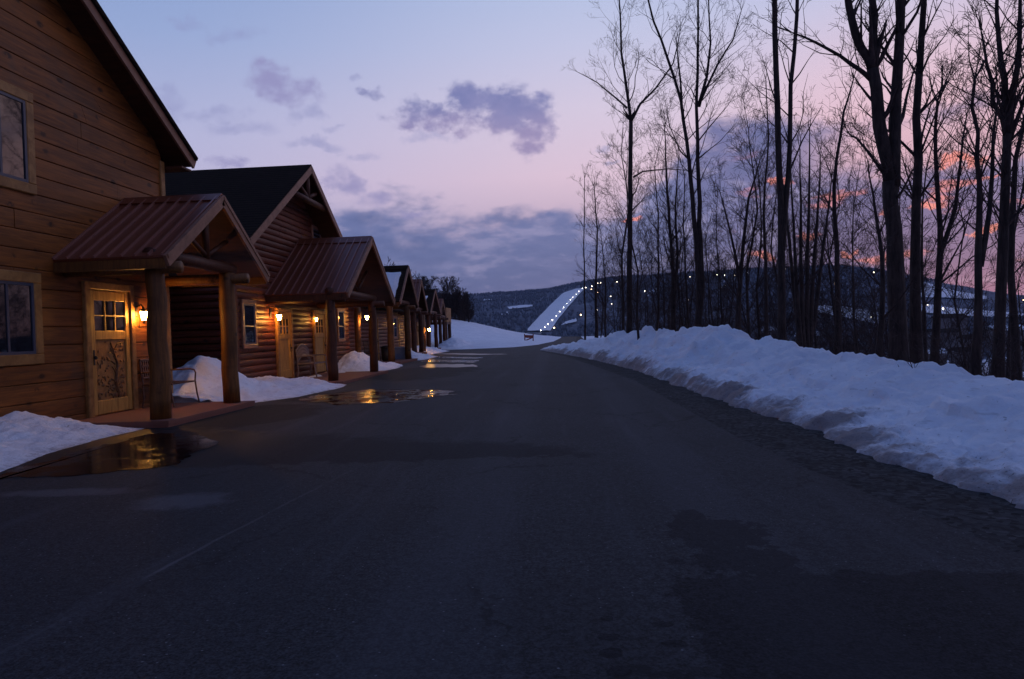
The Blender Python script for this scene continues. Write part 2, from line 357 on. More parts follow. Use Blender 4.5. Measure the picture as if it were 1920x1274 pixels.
# ------------------------------------------------------------------ ground, road, bank
TOE = [(-30, 3.0)]+[(y, x) for x, y in [ground(1920, 940), ground(1640, 852), ground(1500, 795), ground(1340, 745), ground(1190, 692), ground(1110, 673), ground(1060, 664), ground(1012, 656)]]
TOE += [(56, -0.2), (66, 1.5), (75, 2.6), (130, 4)]
EDGE = [(-30, 2.2)]+[(y, x) for x, y in [ground(1920, 1035), ground(1500, 870), ground(1350, 800), ground(1190, 712), ground(1110, 684), ground(1060, 668), ground(1012, 658)]]
EDGE += [(56, -0.4), (66, 1.1), (75, 2.2), (124, 3.6), (140, 4)]
def toe(y): return interp(y, TOE)
def edge(y): return interp(y, EDGE)
def left(y): return interp(y, [(-30, -9), (54, -9.2), (55.5, -8.4), (57.5, -3.6), (64, -1.8), (80, -0.3), (110, 0.7), (140, 1.2)])
def terrain(x, y):
    z = -0.07
    dx = x-(toe(y)+3.6)
    if y < 55:
        if dx > 0: z -= 32*(1-math.exp(-dx/48))
    else:
        k = sm((y-55)/60)
        d2 = x-lerp(toe(55)+3.6, 4.5+0.10*(y-55), k)
        if d2 > 0: z -= 32*(1-math.exp(-d2/60))
    if y > 55:
        z += 3.3*sm((y-57)/55)*sm((-x-1.0)/19)+0.35*sm((y-56)/3)*sm((left(y)-0.2-x)/1.6)+0.25*fbm(x*.12, y*.12)*sm((y-57)/10)*sm((-x-1)/4)
    if x < -14: z += 0.05*(-14-x)
    f = sm((y-128)/190)
    z = lerp(z, min(z, -32), f)
    if x < -30 and y > 128: z = lerp(z, max(z, 0.015*(-30-x)), 0.6*sm((-30-x)/200))
    return z
xs = sorted(set([-900, -600, -400, -280, -200, -150, -110, -85]+lin(-70, 30, 68)+lin(31, 90, 24)+[100, 115, 130, 150, 180, 220, 270, 330, 400, 500, 620, 760, 900]))
ys = sorted(set([-200, -100, -60]+lin(-40, 150, 88)+lin(156, 330, 24)+[350, 380, 420, 470, 530, 600, 680, 770, 880]))
struct(grid('ground', M['snow'], xs, ys, lambda x, y: (x, y, terrain(x, y))))
# road and gravel shoulder
def road_pt(u, y, l, r, z):
    w = 0.05*fbm(y*1.3, 3.1)+0.025*noise.noise(Vector((y*6, 1, 0)))
    return (lerp(l, r+w, u), y, z-0.02*(2*u-1)**2)
ry = sorted(set(lin(-12, 2, 8)+lin(2, 14, 121)+lin(14.3, 60, 120)+lin(61, 130, 40)))
struct(grid('road', M['asphalt'], lin(0, 1, 13), ry, lambda u, y: road_pt(u, y, left(y), edge(y), 0.0)))
struct(grid('gravel_shoulder', M['gravel'], lin(0, 1, 5), ry, lambda u, y: (lerp(edge(y)-0.5, toe(y)+0.6, u), y, -0.03)))
CREST = [(-5, .35), (5, .38), (7, .46), (8.5, .40), (10, .46), (12, .58), (14, .64), (17, .72), (20, .95), (23, 1.1), (26, .85), (29, 1.0), (33, 1.0), (38, .65), (43, .40), (48, .16), (56, .1), (62, 0)]
def bank(u, y):
    t0 = toe(y)+0.14*fbm(y*1.1, 5)+0.08*fbm(y*3.7, 2)+.04*fbm(y*11, 4); w = interp(y, [(0, 2.1), (12, 2.2), (20, 2.3), (35, 1.8), (48, .9), (62, .5)]); h = interp(y, CREST)
    d = u                                  # metres from the toe
    x = t0+d; s = d/w
    if d < 0: return (x, y, -0.09+d*0.1, 1.0)
    if s < 1: z = h*(0.10*sm(d/0.15)+0.90*(s**1.12)) if h > .05 else h*s
    else: z = h-(d-w)*0.12-max(0, d-w-0.6)*0.55-max(0, d-w-3)*0.6
    amp = sm(d/0.35)*min(1, h*1.4)
    z += amp*(0.17*fbm(x*.9, y*.7, 1.7)+0.10*fbm(x*2.3, y*1.9, 4.2)+0.05*abs(fbm(x*5, y*5, 8)))
    if .55 < s < 1.5: z += 0.34*h*max(0, fbm(x*1.1, y*.75, 9.1))+.08*abs(fbm(x*3, y*3, 4))
    lump = fbm(y*2.0, x*1.2, 6.0)
    z += 0.05*sm(d/0.1)*sm((0.75-d)/0.5)*(0.2+lump)+0.045*sm(d/.08)*fbm(x*7, y*6, 3)*sm((1.3-d)/.6)+.03*sm(d/.3)*abs(fbm(x*9, y*9, 6))
    dirt = 1.15*sm((0.70-d)/0.7)+0.5*lump*sm((1.3-d)/1.0)+0.55*fbm(x*1.7, y*1.2, 12)*sm((1.6-d)/1.2)+0.10*fbm(x*.6, y*.6, 3)
    return (x, y, z, dirt)
bu = [-0.6, -0.2, -0.05, 0]+lin(0.03, 1.2, 34)+lin(1.26, 3.4, 34)+lin(3.6, 8, 14)
by = lin(-3, 4, 40)+lin(4.06, 14, 166)+lin(14.12, 30, 120)+lin(30.3, 62, 70)
tag(grid('snow_bank', M['snow_dirty'], bu, by, bank, attr='dirt'), 'long ploughed snowbank with dirty lower edge along the right side of the road', 'snowbank')

# puddles: thin sheets of melt water
def puddle(name, pts, z, m, wob=0.12):
    pts = [Vector((*p, 0)) for p in pts]; out = []
    N = len(pts)
    for i in range(N):
        a, c_ = pts[i], pts[(i+1) % N]
        for k in range(14):
            p = a.lerp(c_, k/14); out.append(p+Vector((fbm(p.x*1.6, p.y*1.6, 1)*wob, fbm(p.x*1.6, p.y*1.6, 7)*wob*1.4, 0)))
    mb = MB(); mb.add([(p.x, p.y, z) for p in out], [tuple(range(len(out)))])
    o = mb.build(name, m)
    return struct(o)
puddle('puddle', [ground(*p) for p in [(-40, 905), (60, 872), (200, 836), (300, 812), (350, 815), (395, 832), (370, 858), (335, 872), (300, 878), (150, 888), (0, 903)]], 0.004, M['damp'], 0.22)
puddle('puddle', [ground(*p) for p in [(560, 752), (600, 741), (700, 731), (845, 733), (838, 742), (790, 747), (760, 755), (650, 757)]], 0.004, M['water'], 0.3)
puddle('puddle', [ground(*p) for p in [(790, 690), (800, 683), (890, 684), (900, 688)]], 0.004, M['film'], 0.3)
puddle('puddle', [ground(*p) for p in [(790, 679), (805, 675), (905, 676), (885, 680.5)]], 0.004, M['water'], 0.3)
puddle('puddle', [ground(*p) for p in [(800, 671.5), (815, 669), (905, 670.5), (895, 673)]], 0.004, M['water'], 0.3)
puddle('puddle', [ground(*p) for p in [(815, 664.5), (825, 662.5), (950, 664.5), (900, 666)]], 0.004, M['film'], 0.3)

# snow piles beside the cabins
def pile(name, label, x0, x1, y0, y1, fn, n=70):
    def g_(x, y):
        h = fn(x, y)
        h += sm((h+.05)/.25)*(0.10*fbm(x*1.6, y*1.6, 2)+0.05*fbm(x*4, y*4, 3)+.025*fbm(x*11, y*11, 5))
        d = 0.7*sm((0.10-h)/0.16)
        return (x, y, max(h, -0.12), d)
    o = grid(name, M['snow_dirty'], lin(x0, x1, n), lin(y0, y1, n), g_, attr='dirt')
    return tag(o, label, 'snow pile')
def e1(x, y): return interp(y, [(3, -5.1), (6.81, -5.79), (8.1, -6.19), (9.4, -6.35), (10.4, -6.25), (10.8, -6.4)])
pile('snow_pile', 'snow pile under the windows of the nearest cabin reaching its porch slab', -7.78, -4.8, 3, 10.9,
     lambda x, y: min(0.55, (e1(x, y)-x)*0.24)*sm((10.85-y)/1.3)*(1.0+.15*math.sin(y*2.1))-0.02 if y < 10.33 or x > -6.05 else -0.2, 110)
pile('snow_pile', 'tall snow heap between the two nearest cabins behind the bench', -10.2, -6.35, 13.45, 17.0,
     lambda x, y: 0.72*math.exp(-((x+8.0)/.95)**2-((y-15.2)/.95)**2)+0.26*sm((-6.5-x)/.8)*sm((17-y)/1)-0.06, 80)
pile('snow_pile', 'low snow pile in front of the dark log cabin window', -8.1, -4.9, 13.5, 19.2,
     lambda x, y: min(.27, (interp(y, [(13.5, -6.45), (14.0, -6.3), (15.07, -5.75), (17.5, -5.5), (18.6, -5.65), (19.2, -6.3)])-x)*.22)*sm((19.3-y)/1.1)*sm((y-13.4)/.4)-.02, 90)
pile('snow_pile', 'snow pile on the ground just past the second metal porch', -8.2, -5.3, 23.6, 31.2,
     lambda x, y: min(.14, (interp(y, [(23.6, -6.9), (24.6, -6.4), (27, -6.2), (29, -6.4), (31, -6.9)])-x)*.25)*sm((y-23.5)/.8)*sm((31.2-y)/1.0)+.62*math.exp(-((x+7.75)/.6)**2-((y-26.4)/1.5)**2)-.03, 80)
pile('snow_pile', 'narrow strip of snow at the foot of the porch with the large snow patch', -9.0, -6.4, 34.6, 41,
     lambda x, y: min(.5, (-6.7-x)*.25)*sm((y-34.6)/.6)*sm((41-y)/2)-.03, 50)
pile('snow_pile', 'far strip of snow in front of the last porches', -10.4, -7.6, 44, 53,
     lambda x, y: min(.5, (-7.9-x)*.25)*sm((y-44)/1)*sm((53-y)/2)-.03, 50)
pile('snow_pile', 'rounded ploughed snow mound beyond the last cabin at the end of the row', -11.5, -6.6, 56.0, 66,
     lambda x, y: 1.0*math.exp(-((x+8.9)/1.5)**2-((y-60.5)/2.6)**2)-.08, 60)
def slush(px, py, rx, ry_, label):
    cx, cy = ground(px, py)
    pile('snow_clump', label, cx-rx*1.5, cx+rx*1.5, cy-ry_*1.5, cy+ry_*1.5, lambda x, y: .10*(1-((x-cx)/rx)**2-((y-cy)/ry_)**2)+.01, 26)
slush(592, 711, .35, .5, 'small slush clump at the corner of the second porch slab')
slush(640, 703, .3, .6, 'flat slush clump beside the right post of the second porch')

# ------------------------------------------------------------------ cabins
def plank_wall(mb, X, zs, ylim, prof, joints=True, seed=1):
    """courses of boards facing +X; ylim(z) -> (y0, y1); prof: list of (dx, fraction of height)."""
    rr = random.Random(seed)
    for z0, z1 in zip(zs, zs[1:]):
        ya0, ya1 = ylim(z0); yb0, yb1 = ylim(z1)
        if min(ya1, yb1)-max(ya0, yb0) < 0.05 and yb1 <= yb0: break
        cuts = [0.0]
        L = ya1-ya0; p = rr.uniform(0.4, 3.2)
        while joints and p < L-0.5: cuts.append(p/L); p += rr.uniform(2.2, 4.6)
        cuts.append(1.0)
        for a, b_ in zip(cuts, cuts[1:]):
            off = rr.uniform(-0.004, 0.004); vs = []
            for e, fr in ((0, a), (1, b_)):
                g_ = 0.0025*(1 if e == 0 else -1)
                for dx, fz in prof:
                    z = lerp(z0, z1, fz); y0 = lerp(ya0, yb0, fz); y1 = lerp(ya1, yb1, fz)
                    vs.append((X+dx+off, lerp(y0, y1, fr)+g_, z))
            k = len(prof)
            fs = [(i, i+k, i+1+k, i+1) for i in range(k-1)]+[tuple(range(k)), tuple(range(2*k-1, k-1, -1)), (k-1, 2*k-1, k, 0)]
            mb.add(vs, fs)
P_FLAT = [(-.12, 0), (-.024, 0.0), (-.004, .025), (0, .05), (.002, .5), (0, .95), (-.004, .975), (-.024, 1), (-.12, 1)]
P_LOG = [(-.12, 0), (-.040, .0), (-.015, .10), (-.004, .3), (0, .5), (-.004, .7), (-.015, .90), (-.040, 1), (-.12, 1)]
def zcourses(z0, z1, h):
    n = max(1, round((z1-z0)/h)); return [z0+i*h for i in range(n+1)]

def window(cab, X, y0, y1, z0, z1, tw=0.12, split=0.5, label=None, mtrim='trim'):
    """trim boards as the window mesh, with sash and pane as its pieces; outer size incl. trim."""
    mb = MB(); x0, x1 = X-.02, X+.045
    mb.bbox((x0, y0, z0), (x1, y1, z0+tw)); mb.bbox((x0, y0, z1-tw), (x1, y1, z1))
    mb.bbox((x0, y0, z0+tw), (x1-.004, y0+tw, z1-tw)); mb.bbox((x0, y1-tw, z0+tw), (x1-.004, y1, z1-tw))
    w = mb.build('window', M[mtrim], cab)
    if label: w['label'] = label
    a0, a1, c0, c1 = y0+tw, y1-tw, z0+tw, z1-tw; s = .045
    mb = MB()
    mb.box((x0, a0, c0), (X+.03, a0+s, c1)); mb.box((x0, a1-s, c0), (X+.03, a1, c1))
    mb.box((x0, a0+s, c0), (X+.028, a1-s, c0+s)); mb.box((x0, a0+s, c1-s), (X+.028, a1-s, c1))
    if split:
        zc = lerp(c0, c1, split); mb.box((x0, a0+s, zc-.02), (X+.026, a1-s, zc+.02))
    else: mb.box((x0, (a0+a1)/2-.02, c0+s), (X+.026, (a0+a1)/2+.02, c1-s))
    mb.build('sash', M['sash'], w)
    mb = MB(); mb.box((x0, a0+s, c0+s), (X+.012, a1-s, c1-s)); mb.build('pane', M['glass'], w)
    return w

def door(cab, X, y0, y1, z0, z1, carved=False, mtrim='trim'):
    tw = 0.13; mb = MB(); xa, xb = X-.02, X+.06
    mb.bbox((xa, y0, z0), (xb, y0+tw, z1)); mb.bbox((xa, y1-tw, z0), (xb, y1, z1)); mb.bbox((xa, y0+tw, z1-tw), (xb-.003, y1-tw, z1))
    fr = mb.build('door_frame', M[mtrim], cab)
    a0, a1, c1 = y0+tw+.01, y1-tw-.01, z1-tw-.01; c0 = z0+.03; st = .12
    w = a1-a0; zt = lerp(c0, c1, .60); zr = zt+.16
    mb = MB(); xl = X+.03
    mb.bbox((xa, a0, c0), (xl, a0+st, c1)); mb.bbox((xa, a1-st, c0), (xl, a1, c1))
    mb.bbox((xa, a0+st, c0), (xl-.002, a1-st, c0+.24)); mb.bbox((xa, a0+st, c1-.17), (xl-.002, a1-st, c1)); mb.bbox((xa, a0+st, zt), (xl-.002, a1-st, zr))
    d = mb.build('door', M['door'], cab)
    mb = MB(); mb.box((xa, a0+st, zr), (X+.006, a1-st, c1-.17)); mb.build('pane', M['glass'], d)
    mb = MB(); i0, i1 = a0+st, a1-st
    for k in (1, 2): y = lerp(i0, i1, k/3); mb.box((xa, y-.013, zr), (xl-.004, y+.013, c1-.17))
    z = lerp(zr, c1-.17, .5); mb.box((xa, i0, z-.012), (xl-.006, i1, z+.012)); mb.build('muntin', M['door'], d)
    mb = MB(); mb.box((xa, i0, c0+.24), (X+.004, i1, zt)); mb.build('lower_panel', M['door'] if not carved else M['trim'], d)
    if carved:                              # carved branch and leaf relief on the lower panel
        mb = MB(); rr = random.Random(3); x = X+.010
        tr = [(x, lerp(i0, i1, .72), c0+.26), (x, lerp(i0, i1, .62), c0+.55), (x, lerp(i0, i1, .7), c0+.85), (x, lerp(i0, i1, .5), zt-.05)]
        mb.tube(tr, [.035, .03, .022, .012], 6)
        for k in range(9):
            u = k/9; z = lerp(c0+.4, zt-.08, u); sgn = -1 if k % 2 else 1
            p = Vector((x, lerp(i0, i1, .66-.05*u), z)); q = p+Vector((0, sgn*rr.uniform(.1, .22), rr.uniform(.02, .16))); q.y = max(i0+.03, min(i1-.03, q.y))
            mb.tube([p, p.lerp(q, .5)+Vector((0, 0, .02)), q], [.014, .011, .006], 5)
        for k in range(90):
            y = rr.uniform(i0+.04, i1-.04); z = rr.choice((rr.uniform(c0+.27, c0+.55), rr.uniform(c0+.27, zt-.03))); s_ = rr.uniform(.018, .042)
            a = rr.uniform(0, 6.28)
            mb.add([(x+.004, y+s_*math.cos(a+i*1.047)*(1.4 if i % 3 == 0 else .7), z+s_*math.sin(a+i*1.047)*(1.4 if i % 3 == 0 else .7)) for i in range(6)]+[(x+.012, y, z)],
                   [(i, (i+1) % 6, 6) for i in range(6)])
        mb.build('carving', M['carve'], d)
    mb = MB(); mb.lathe((X+.06, a0+.06 if carved else a1-.06, lerp(c0, c1, .46)), [(.012, -.03), (.028, -.015), (.028, .015), (.012, .03)], 10)
    mb.box((xl-.002, (a0+.04) if carved else a1-.08, lerp(c0, c1, .40)), (xl+.008, (a0+.08) if carved else a1-.04, lerp(c0, c1, .52)))
    mb.build('handle', M['iron'], d)
    return d

def porch(cab, Xw, Xf, yl, yr, zr, ze, posts, zb, metal=True, slab=None, pm='post', pr=.145, shade='rake'):
    yc = (yl+yr)/2; th = .05
    L, Rr = [], []
    root_name = 'porch_roof'
    mb = MB()
    for yy, sg in ((yl, 1), (yr, -1)):
        p = [(Xw, yy, ze), (Xf, yy, ze), (Xf, yc, zr), (Xw, yc, zr)]
        if sg < 0: p = p[::-1]
        mb.quad(p, th)
    rf = mb.build(root_name, M['metal_roof'] if metal else M['shingle'], cab)
    if metal:
        mb = MB(); n = int((Xf-Xw)/.225)
        for yy in (yl, yr):
            d = Vector((0, yc-yy, zr-ze)).normalized(); nn = Vector((0, -d.z if yy < yc else d.z, abs(d.y))).normalized()
            if yy > yc: nn = Vector((0, d.z, abs(d.y))).normalized()
            for k in range(n+1):
                x = Xf-.04-k*(Xf-Xw-.05)/n
                a = Vector((x, yy, ze))+nn*.012; c_ = Vector((x, yc, zr))+nn*.012
                mb.beam(a, c_, .03, .045, nn)
        mb.build('roof_rib', M['rib'], rf)
    mb = MB()
    for sg in (-1, 1):
        yy = yl if sg < 0 else yr; f = 0.11
        p = [(Xw, lerp(yc, yy, f), lerp(zr, ze, f)+.035), (Xf+.02, lerp(yc, yy, f), lerp(zr, ze, f)+.035), (Xf+.02, yc, zr+.045), (Xw, yc, zr+.045)]
        if sg > 0: p = p[::-1]
        mb.quad(p, .02)
    mb.build('ridge_cap', M['metal_roof'] if metal else M['shingle'], rf)
    # rake boards on the front gable, fascia on the eaves
    mb = MB(); drop = .09
    for yy in (yl, yr):
        a = Vector((Xf+.02, yy, ze-drop)); c_ = Vector((Xf+.02, yc, zr-drop))
        mb.beam(a, c_, .05, .19, (0, 0, 1))
        a = Vector((Xf+.05, yy, ze-.02)); c_ = Vector((Xf+.05, yc, zr-.02)); mb.beam(a, c_, .02, .07, (0, 0, 1))
    mb.build('rake_board', M[shade], cab)
    for yy in (yl, yr):
        s_ = 1 if yy < yc else -1
        mb = MB(); mb.box((Xw, yy+.01*s_, ze-.20), (Xf-.01, yy+.05*s_, ze-.045)); mb.build('fascia', M[pm] if metal else M['soffit'], cab)
    # ceiling boards
    mb = MB()
    for yy in (yl, yr):
        s_ = 1 if yy < yc else -1; o = .07
        p = [(Xw, yy+.06*s_, ze-o+.03), (Xf-.03, yy+.06*s_, ze-o+.03), (Xf-.03, yc, zr-o), (Xw, yc, zr-o)]
        if s_ < 0: p = p[::-1]
        mb.quad(p, .02)
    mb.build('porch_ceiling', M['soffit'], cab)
    # log frame: side beams, tie beam, king post, purlins
    mb = MB(); bz = ze-.16
    for (x, y) in posts:
        mb = MB(); mb.tube([(Xw-.02, y, bz), ((Xw+x)/2, y, bz+.01), (x+.42, y, bz)], [.10, .105, .10], 10); mb.build('side_beam', M[pm], cab, True)
    (xa, ya), (xb, yb) = posts[0], posts[-1]
    mb = MB(); mb.tube([(xa+.02, ya-.2, bz+.2), ((xa+xb)/2, (ya+yb)/2, bz+.22), (xb+.02, yb+.2, bz+.2)], [.11, .115, .11], 10)
    mb.tube([(xa+.02, yc, bz+.3), (xa+.02, yc, zr-.2)], .07, 8)
    for sg in (-1, 1): mb.tube([(xa+.02, yc, bz+.36), (xa+.02, lerp(yc, yl if sg < 0 else yr, .42), lerp(zr, ze, .42)-.18)], .045, 8)
    mb.tube([(Xw, yc, zr-.22), (Xf-.08, yc, zr-.22)], .085, 10)
    mb.build('gable_truss', M['postdark'], cab, True)
    for i, (x, y) in enumerate(posts):
        mb = MB(); n = 9
        mb.tube([(x+.012*math.sin(k*1.7+y), y+.012*math.cos(k*2.1+x), lerp(zb, bz+.12, k/(n-1))) for k in range(n)], [pr*(1.05-.10*k/(n-1)) for k in range(n)], 14, True, 0.05, y)
        mb.build('porch_post', M[pm], cab, True)
    if slab:
        x0, x1, y0, y1 = slab; mb = MB(); mb.bbox((x0, y0, zb-.16), (x1, y1, zb-.004), .0)
        mb.quad([(x0, y0-.01, zb), (x1+.012, y0-.01, zb), (x1+.012, y1+.01, zb), (x0, y1+.01, zb)], .06)
        mb.build('porch_slab', M['slab'], cab)
    return rf

def lantern(x, y, z, xw, label, s=1.0, m='lamp'):
    """wall lantern: back plate, curved arm, cap, tapered glowing glass and finial, hanging clear of the wall"""
    o = tag(empty('wall_lantern', (xw, y, z)), label, 'wall lantern', 'lit lanterns on the cabin walls')
    s *= .8
    mb = MB(); mb.bbox((xw-.01, y-.05, z-.02), (xw+.03, y+.05, z+.26)); mb.tube([(xw+.02, y, z+.16), (xw+.10, y, z+.24*s), (x-.04, y, z+.25*s), (x, y, z+.17*s)], .014, 6)
    mb.lathe((x, y, z), [(.11*s, .085*s), (.09*s, .115*s), (.03*s, .16*s), (.012, .2*s)], 8)
    mb.lathe((x, y, z), [(.008, -.19*s), (.028*s, -.16*s), (.02*s, -.135*s), (.055*s, -.11*s)], 8)
    for k in range(6):
        a = k*math.pi/3; mb.tube([(x+.058*s*math.cos(a), y+.058*s*math.sin(a), z-.11*s), (x+.096*s*math.cos(a), y+.096*s*math.sin(a), z+.085*s)], .006, 4)
    mb.build('bracket', M['iron'], o)
    mb = MB(); mb.lathe((x, y, z), [(.05*s, -.108*s), (.085*s, .06*s), (.09*s, .083*s)], 12); mb.build('lamp_glass', M[m], o, True)
    return o

def bench(y0, y1, xw, z, label, group, arch=False):
    o = tag(empty('bench', (xw+.3, (y0+y1)/2, z)), label, 'bench', group)
    xr, xf = xw+.12, xw+.62; r_ = .016 if not arch else .024; bm_ = M['bench_grey'] if arch else M['bench_metal']
    mb = MB()
    for k in range(6): x = lerp(xr+.03, xf-.02, k/5); mb.box((x-.036, y0+.02, z+.42), (x+.036, y1-.02, z+.445))
    mb.build('seat', bm_, o)
    mb = MB(); yc = (y0+y1)/2; N = 14
    hgt = lambda u: (.84+.20*math.sin(math.pi*u)) if arch else .9
    mb.tube([(xr-.08, lerp(y0+.01, y1-.01, k/N), z+hgt(k/N)) for k in range(N+1)], .02, 6)
    mb.tube([(xr-.03, lerp(y0+.01, y1-.01, k/N), z+hgt(k/N)-.34) for k in range(N+1)], .016, 6)
    for k in range(1, N): u = k/N; y = lerp(y0, y1, u); s_ = (y1-y0)/N; mb.tube([(xr-.03, y-s_*.8, z+hgt(u)-.34), (xr-.055, y, z+hgt(u)-.16), (xr-.08, y+s_*.8, z+hgt(u))], .015, 4); mb.tube([(xr-.03, y+s_*.8, z+hgt(u)-.34), (xr-.055, y, z+hgt(u)-.18), (xr-.08, y-s_*.8, z+hgt(u))], .015, 4)
    for y in (y0+.01, y1-.01): mb.tube([(xr-.03, y, z+.44), (xr-.08, y, z+.87)], .016, 6)
    mb.build('backrest', bm_, o)
    for y in (y0, y1):
        mb = MB(); mb.tube([(xr-.06, y, z+.66), (xr+.1, y, z+.665), (xf-.1, y, z+.675), (xf-.02, y, z+.655), (xf+.005, y, z+.6), (xf-.01, y, z+.44)], r_, 6); mb.build('armrest', bm_, o)
        mb = MB(); mb.tube([(xf-.01, y, z+.45), (xf+.02, y, z+.2), (xf+.06, y, z+.005)], r_, 6); mb.build('leg', bm_, o)
        mb = MB(); mb.tube([(xr-.03, y, z+.45), (xr-.02, y, z+.2), (xr-.05, y, z+.005)], r_, 6); mb.tube([(xr-.02, y, z+.43), (xf-.01, y, z+.43)], r_, 6); mb.build('leg', bm_, o)
    return o

# ---- cabin 1: square-plank gable wall facing the road
W1 = -7.8
c1 = tag(empty('log_cabin', (-12, 8, 0)), 'nearest two storey cabin with golden plank siding and brown metal porch roof', 'cabin')
RY, RZ = 7.6, 8.90; SL = 0.589
ylim1 = lambda z: (max(1.7, RY-(RZ-.22-z)/SL), min(13.5, RY+(RZ-.22-z)/SL))
mb = MB(); plank_wall(mb, W1, zcourses(-.1, 8.8, .286), ylim1, P_FLAT, seed=5)
mb.box((-17, 1.75, -.1), (W1-.121, 13.42, 5.0)); mb.add([(W1-.13, 1.75, 5), (W1-.13, 13.42, 5), (W1-.13, RY, RZ-.3)], [(0, 1, 2)])
mb.build('wall', M['plank'], c1)
mb = MB(); mb.bbox((W1-.12, 13.42, -.1), (W1+.045, 13.56, 4.95)); mb.build('corner_board', M['trim'], c1)
mb = MB(); XF = W1+.46
for sg in (-1, 1):
    ye = RY+sg*6.42; zeE = RZ-SL*6.42
    p = [(-17.5, ye, zeE), (XF+.05, ye, zeE), (XF+.05, RY, RZ), (-17.5, RY, RZ)]
    mb.quad(p if sg < 0 else p[::-1], .075)
rf = mb.build('roof', M['shingle'], c1)
mb = MB()
for sg in (-1, 1):
    ye = RY+sg*6.38; zeE = RZ-SL*6.38
    mb.beam((XF-.02, ye, zeE-.17), (XF-.02, RY, RZ-.17), .045, .2)
mb.build('rake_board', M['rake'], c1)
mb = MB()
for sg in (-1, 1):
    ye = RY+sg*6.34; zeE = RZ-SL*6.34
    p = [(W1-.1, ye, zeE-.2), (XF-.04, ye, zeE-.2), (XF-.04, RY, RZ-.2), (W1-.1, RY, RZ-.2)]
    mb.quad(p if sg < 0 else p[::-1], .02)
    mb.box((-17.4, ye-.02, zeE-.24), (XF-.05, ye+.02, zeE-.05))
mb.box((-17, 13.56, 4.82), (XF-.06, 13.92, 4.86))
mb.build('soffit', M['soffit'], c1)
window(c1, W1+.004, 8.75, 10.06, 1.05, 2.42, .155, None)
window(c1, W1+.004, 8.75, 10.05, 3.60, 5.13, .155, None)
door(c1, W1+.004, 11.0, 12.35, .09, 2.38, True)
porch(c1, W1+.005, -5.98, 10.36, 14.16, 3.94, 2.66, [(-6.32, 10.66), (-6.34, 13.1)], .10, True, (W1+.01, -6.02, 10.34, 13.4), 'post', .15)
lantern(W1+.17, 12.44, 1.83, W1+.004, 'brightest lit wall lantern, right of the carved door of the nearest cabin')
bench(12.42, 13.32, W1+.02, .10, 'metal garden bench behind the left post of the nearest porch', 'garden benches on the porches')

mb = MB(); mb.box((-17, 13.6, 2.85), (-9.2, 16.85, 3.05)); mb.build('added_shade_roof', M['shingle'], c1)  # unseen roof added to keep sky light out of the gap between cabins
mb = MB(); mb.box((-13.0, 13.6, -.1), (-12.8, 16.85, 2.85)); mb.build('added_shade_wall', M['soffit'], c1)  # unseen back wall, added with the roof to darken the gap
# ---- cabin 2: round-log duplex with steep shingled gable
W2 = -8.15
c2 = tag(empty('log_cabin', (-12, 21.5, 0)), 'dark round log cabin with steep shingled gable and ribbed metal porch', 'cabin')
GY, GZ, GS = 21.3, 6.73, .625
ylim2 = lambda z: (max(16.95, GY-(GZ-.2-z)/GS), min(26.95, GY+(GZ-.2-z)/GS))
mb = MB(); plank_wall(mb, W2, zcourses(-.1, 6.6, .178), ylim2, P_LOG, seed=9)
mb.box((-17, 17.0, -.1), (W2-.121, 26.9, 3.55)); mb.add([(W2-.13, 17, 3.55), (W2-.13, 26.9, 3.55), (W2-.13, GY, GZ-.25)], [(0, 1, 2)])
for z in zcourses(.0, 3.3, .178)[:-1]:      # crossed log ends at the near corner and side wall logs
    mb.tube([(-17, 16.97, z+.089), (W2+.16, 16.97, z+.089)], .092, 8)
mb.build('wall', M['log'], c2)
mb = MB(); XF2 = -7.45
for sg in (-1, 1):
    ln = 4.6 if sg < 0 else 6.2
    p = [(-17.2, GY+sg*ln, GZ-GS*ln), (XF2, GY+sg*ln, GZ-GS*ln), (XF2, GY, GZ), (-17.2, GY, GZ)]
    mb.quad(p if sg < 0 else p[::-1], .06)
mb.build('roof', M['shingle'], c2)
mb = MB()
for sg in (-1, 1):
    ln = 4.57 if sg < 0 else 6.17
    mb.beam((XF2-.005, GY+sg*ln, GZ-GS*ln-.15), (XF2-.005, GY, GZ-.15), .05, .2)
mb.build('rake_board', M['rake'], c2)
mb = MB()
for sg in (-1, 1):
    ln = 4.5 if sg < 0 else 6.1
    p = [(W2-.1, GY+sg*ln, GZ-GS*ln-.2), (XF2-.04, GY+sg*ln, GZ-GS*ln-.2), (XF2-.04, GY, GZ-.2), (W2-.1, GY, GZ-.2)]
    mb.quad(p if sg < 0 else p[::-1], .02)
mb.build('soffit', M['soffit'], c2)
mb = MB(); zc = 5.62; wd = (GZ-zc)/GS-.25; xt = XF2-.16
mb.tube([(xt, GY-wd, zc), (xt, GY+wd, zc)], .10, 10); mb.tube([(xt, GY, zc), (xt, GY, GZ-.25)], .09, 10)
for sg in (-1, 1): mb.tube([(xt, GY, zc+.08), (xt, GY+sg*.75, GZ-GS*.75-.3)], .07, 8)
mb.build('gable_truss', M['postdark'], c2, True)
window(c2, W2+.004, 17.55, 18.42, 1.08, 2.38, .11, .45, mtrim='rake')
window(c2, W2+.004, 25.45, 26.35, 1.12, 2.40, .11, .45, mtrim='rake')
window(c2, W2+.004, 23.05, 23.95, 4.62, 5.14, .10, .5, mtrim='rake', label='small attic window above the porch ridge')
door(c2, W2+.004, 19.75, 20.95, .1, 2.22)
door(c2, W2+.004, 22.85, 24.1, .1, 2.25)
porch(c2, W2+.005, -5.80, 19.1, 24.75, 4.47, 2.56, [(-6.33, 19.25), (-6.26, 23.45)], .08, True, (W2+.01, -5.9, 18.75, 23.9), 'postdark', .138)
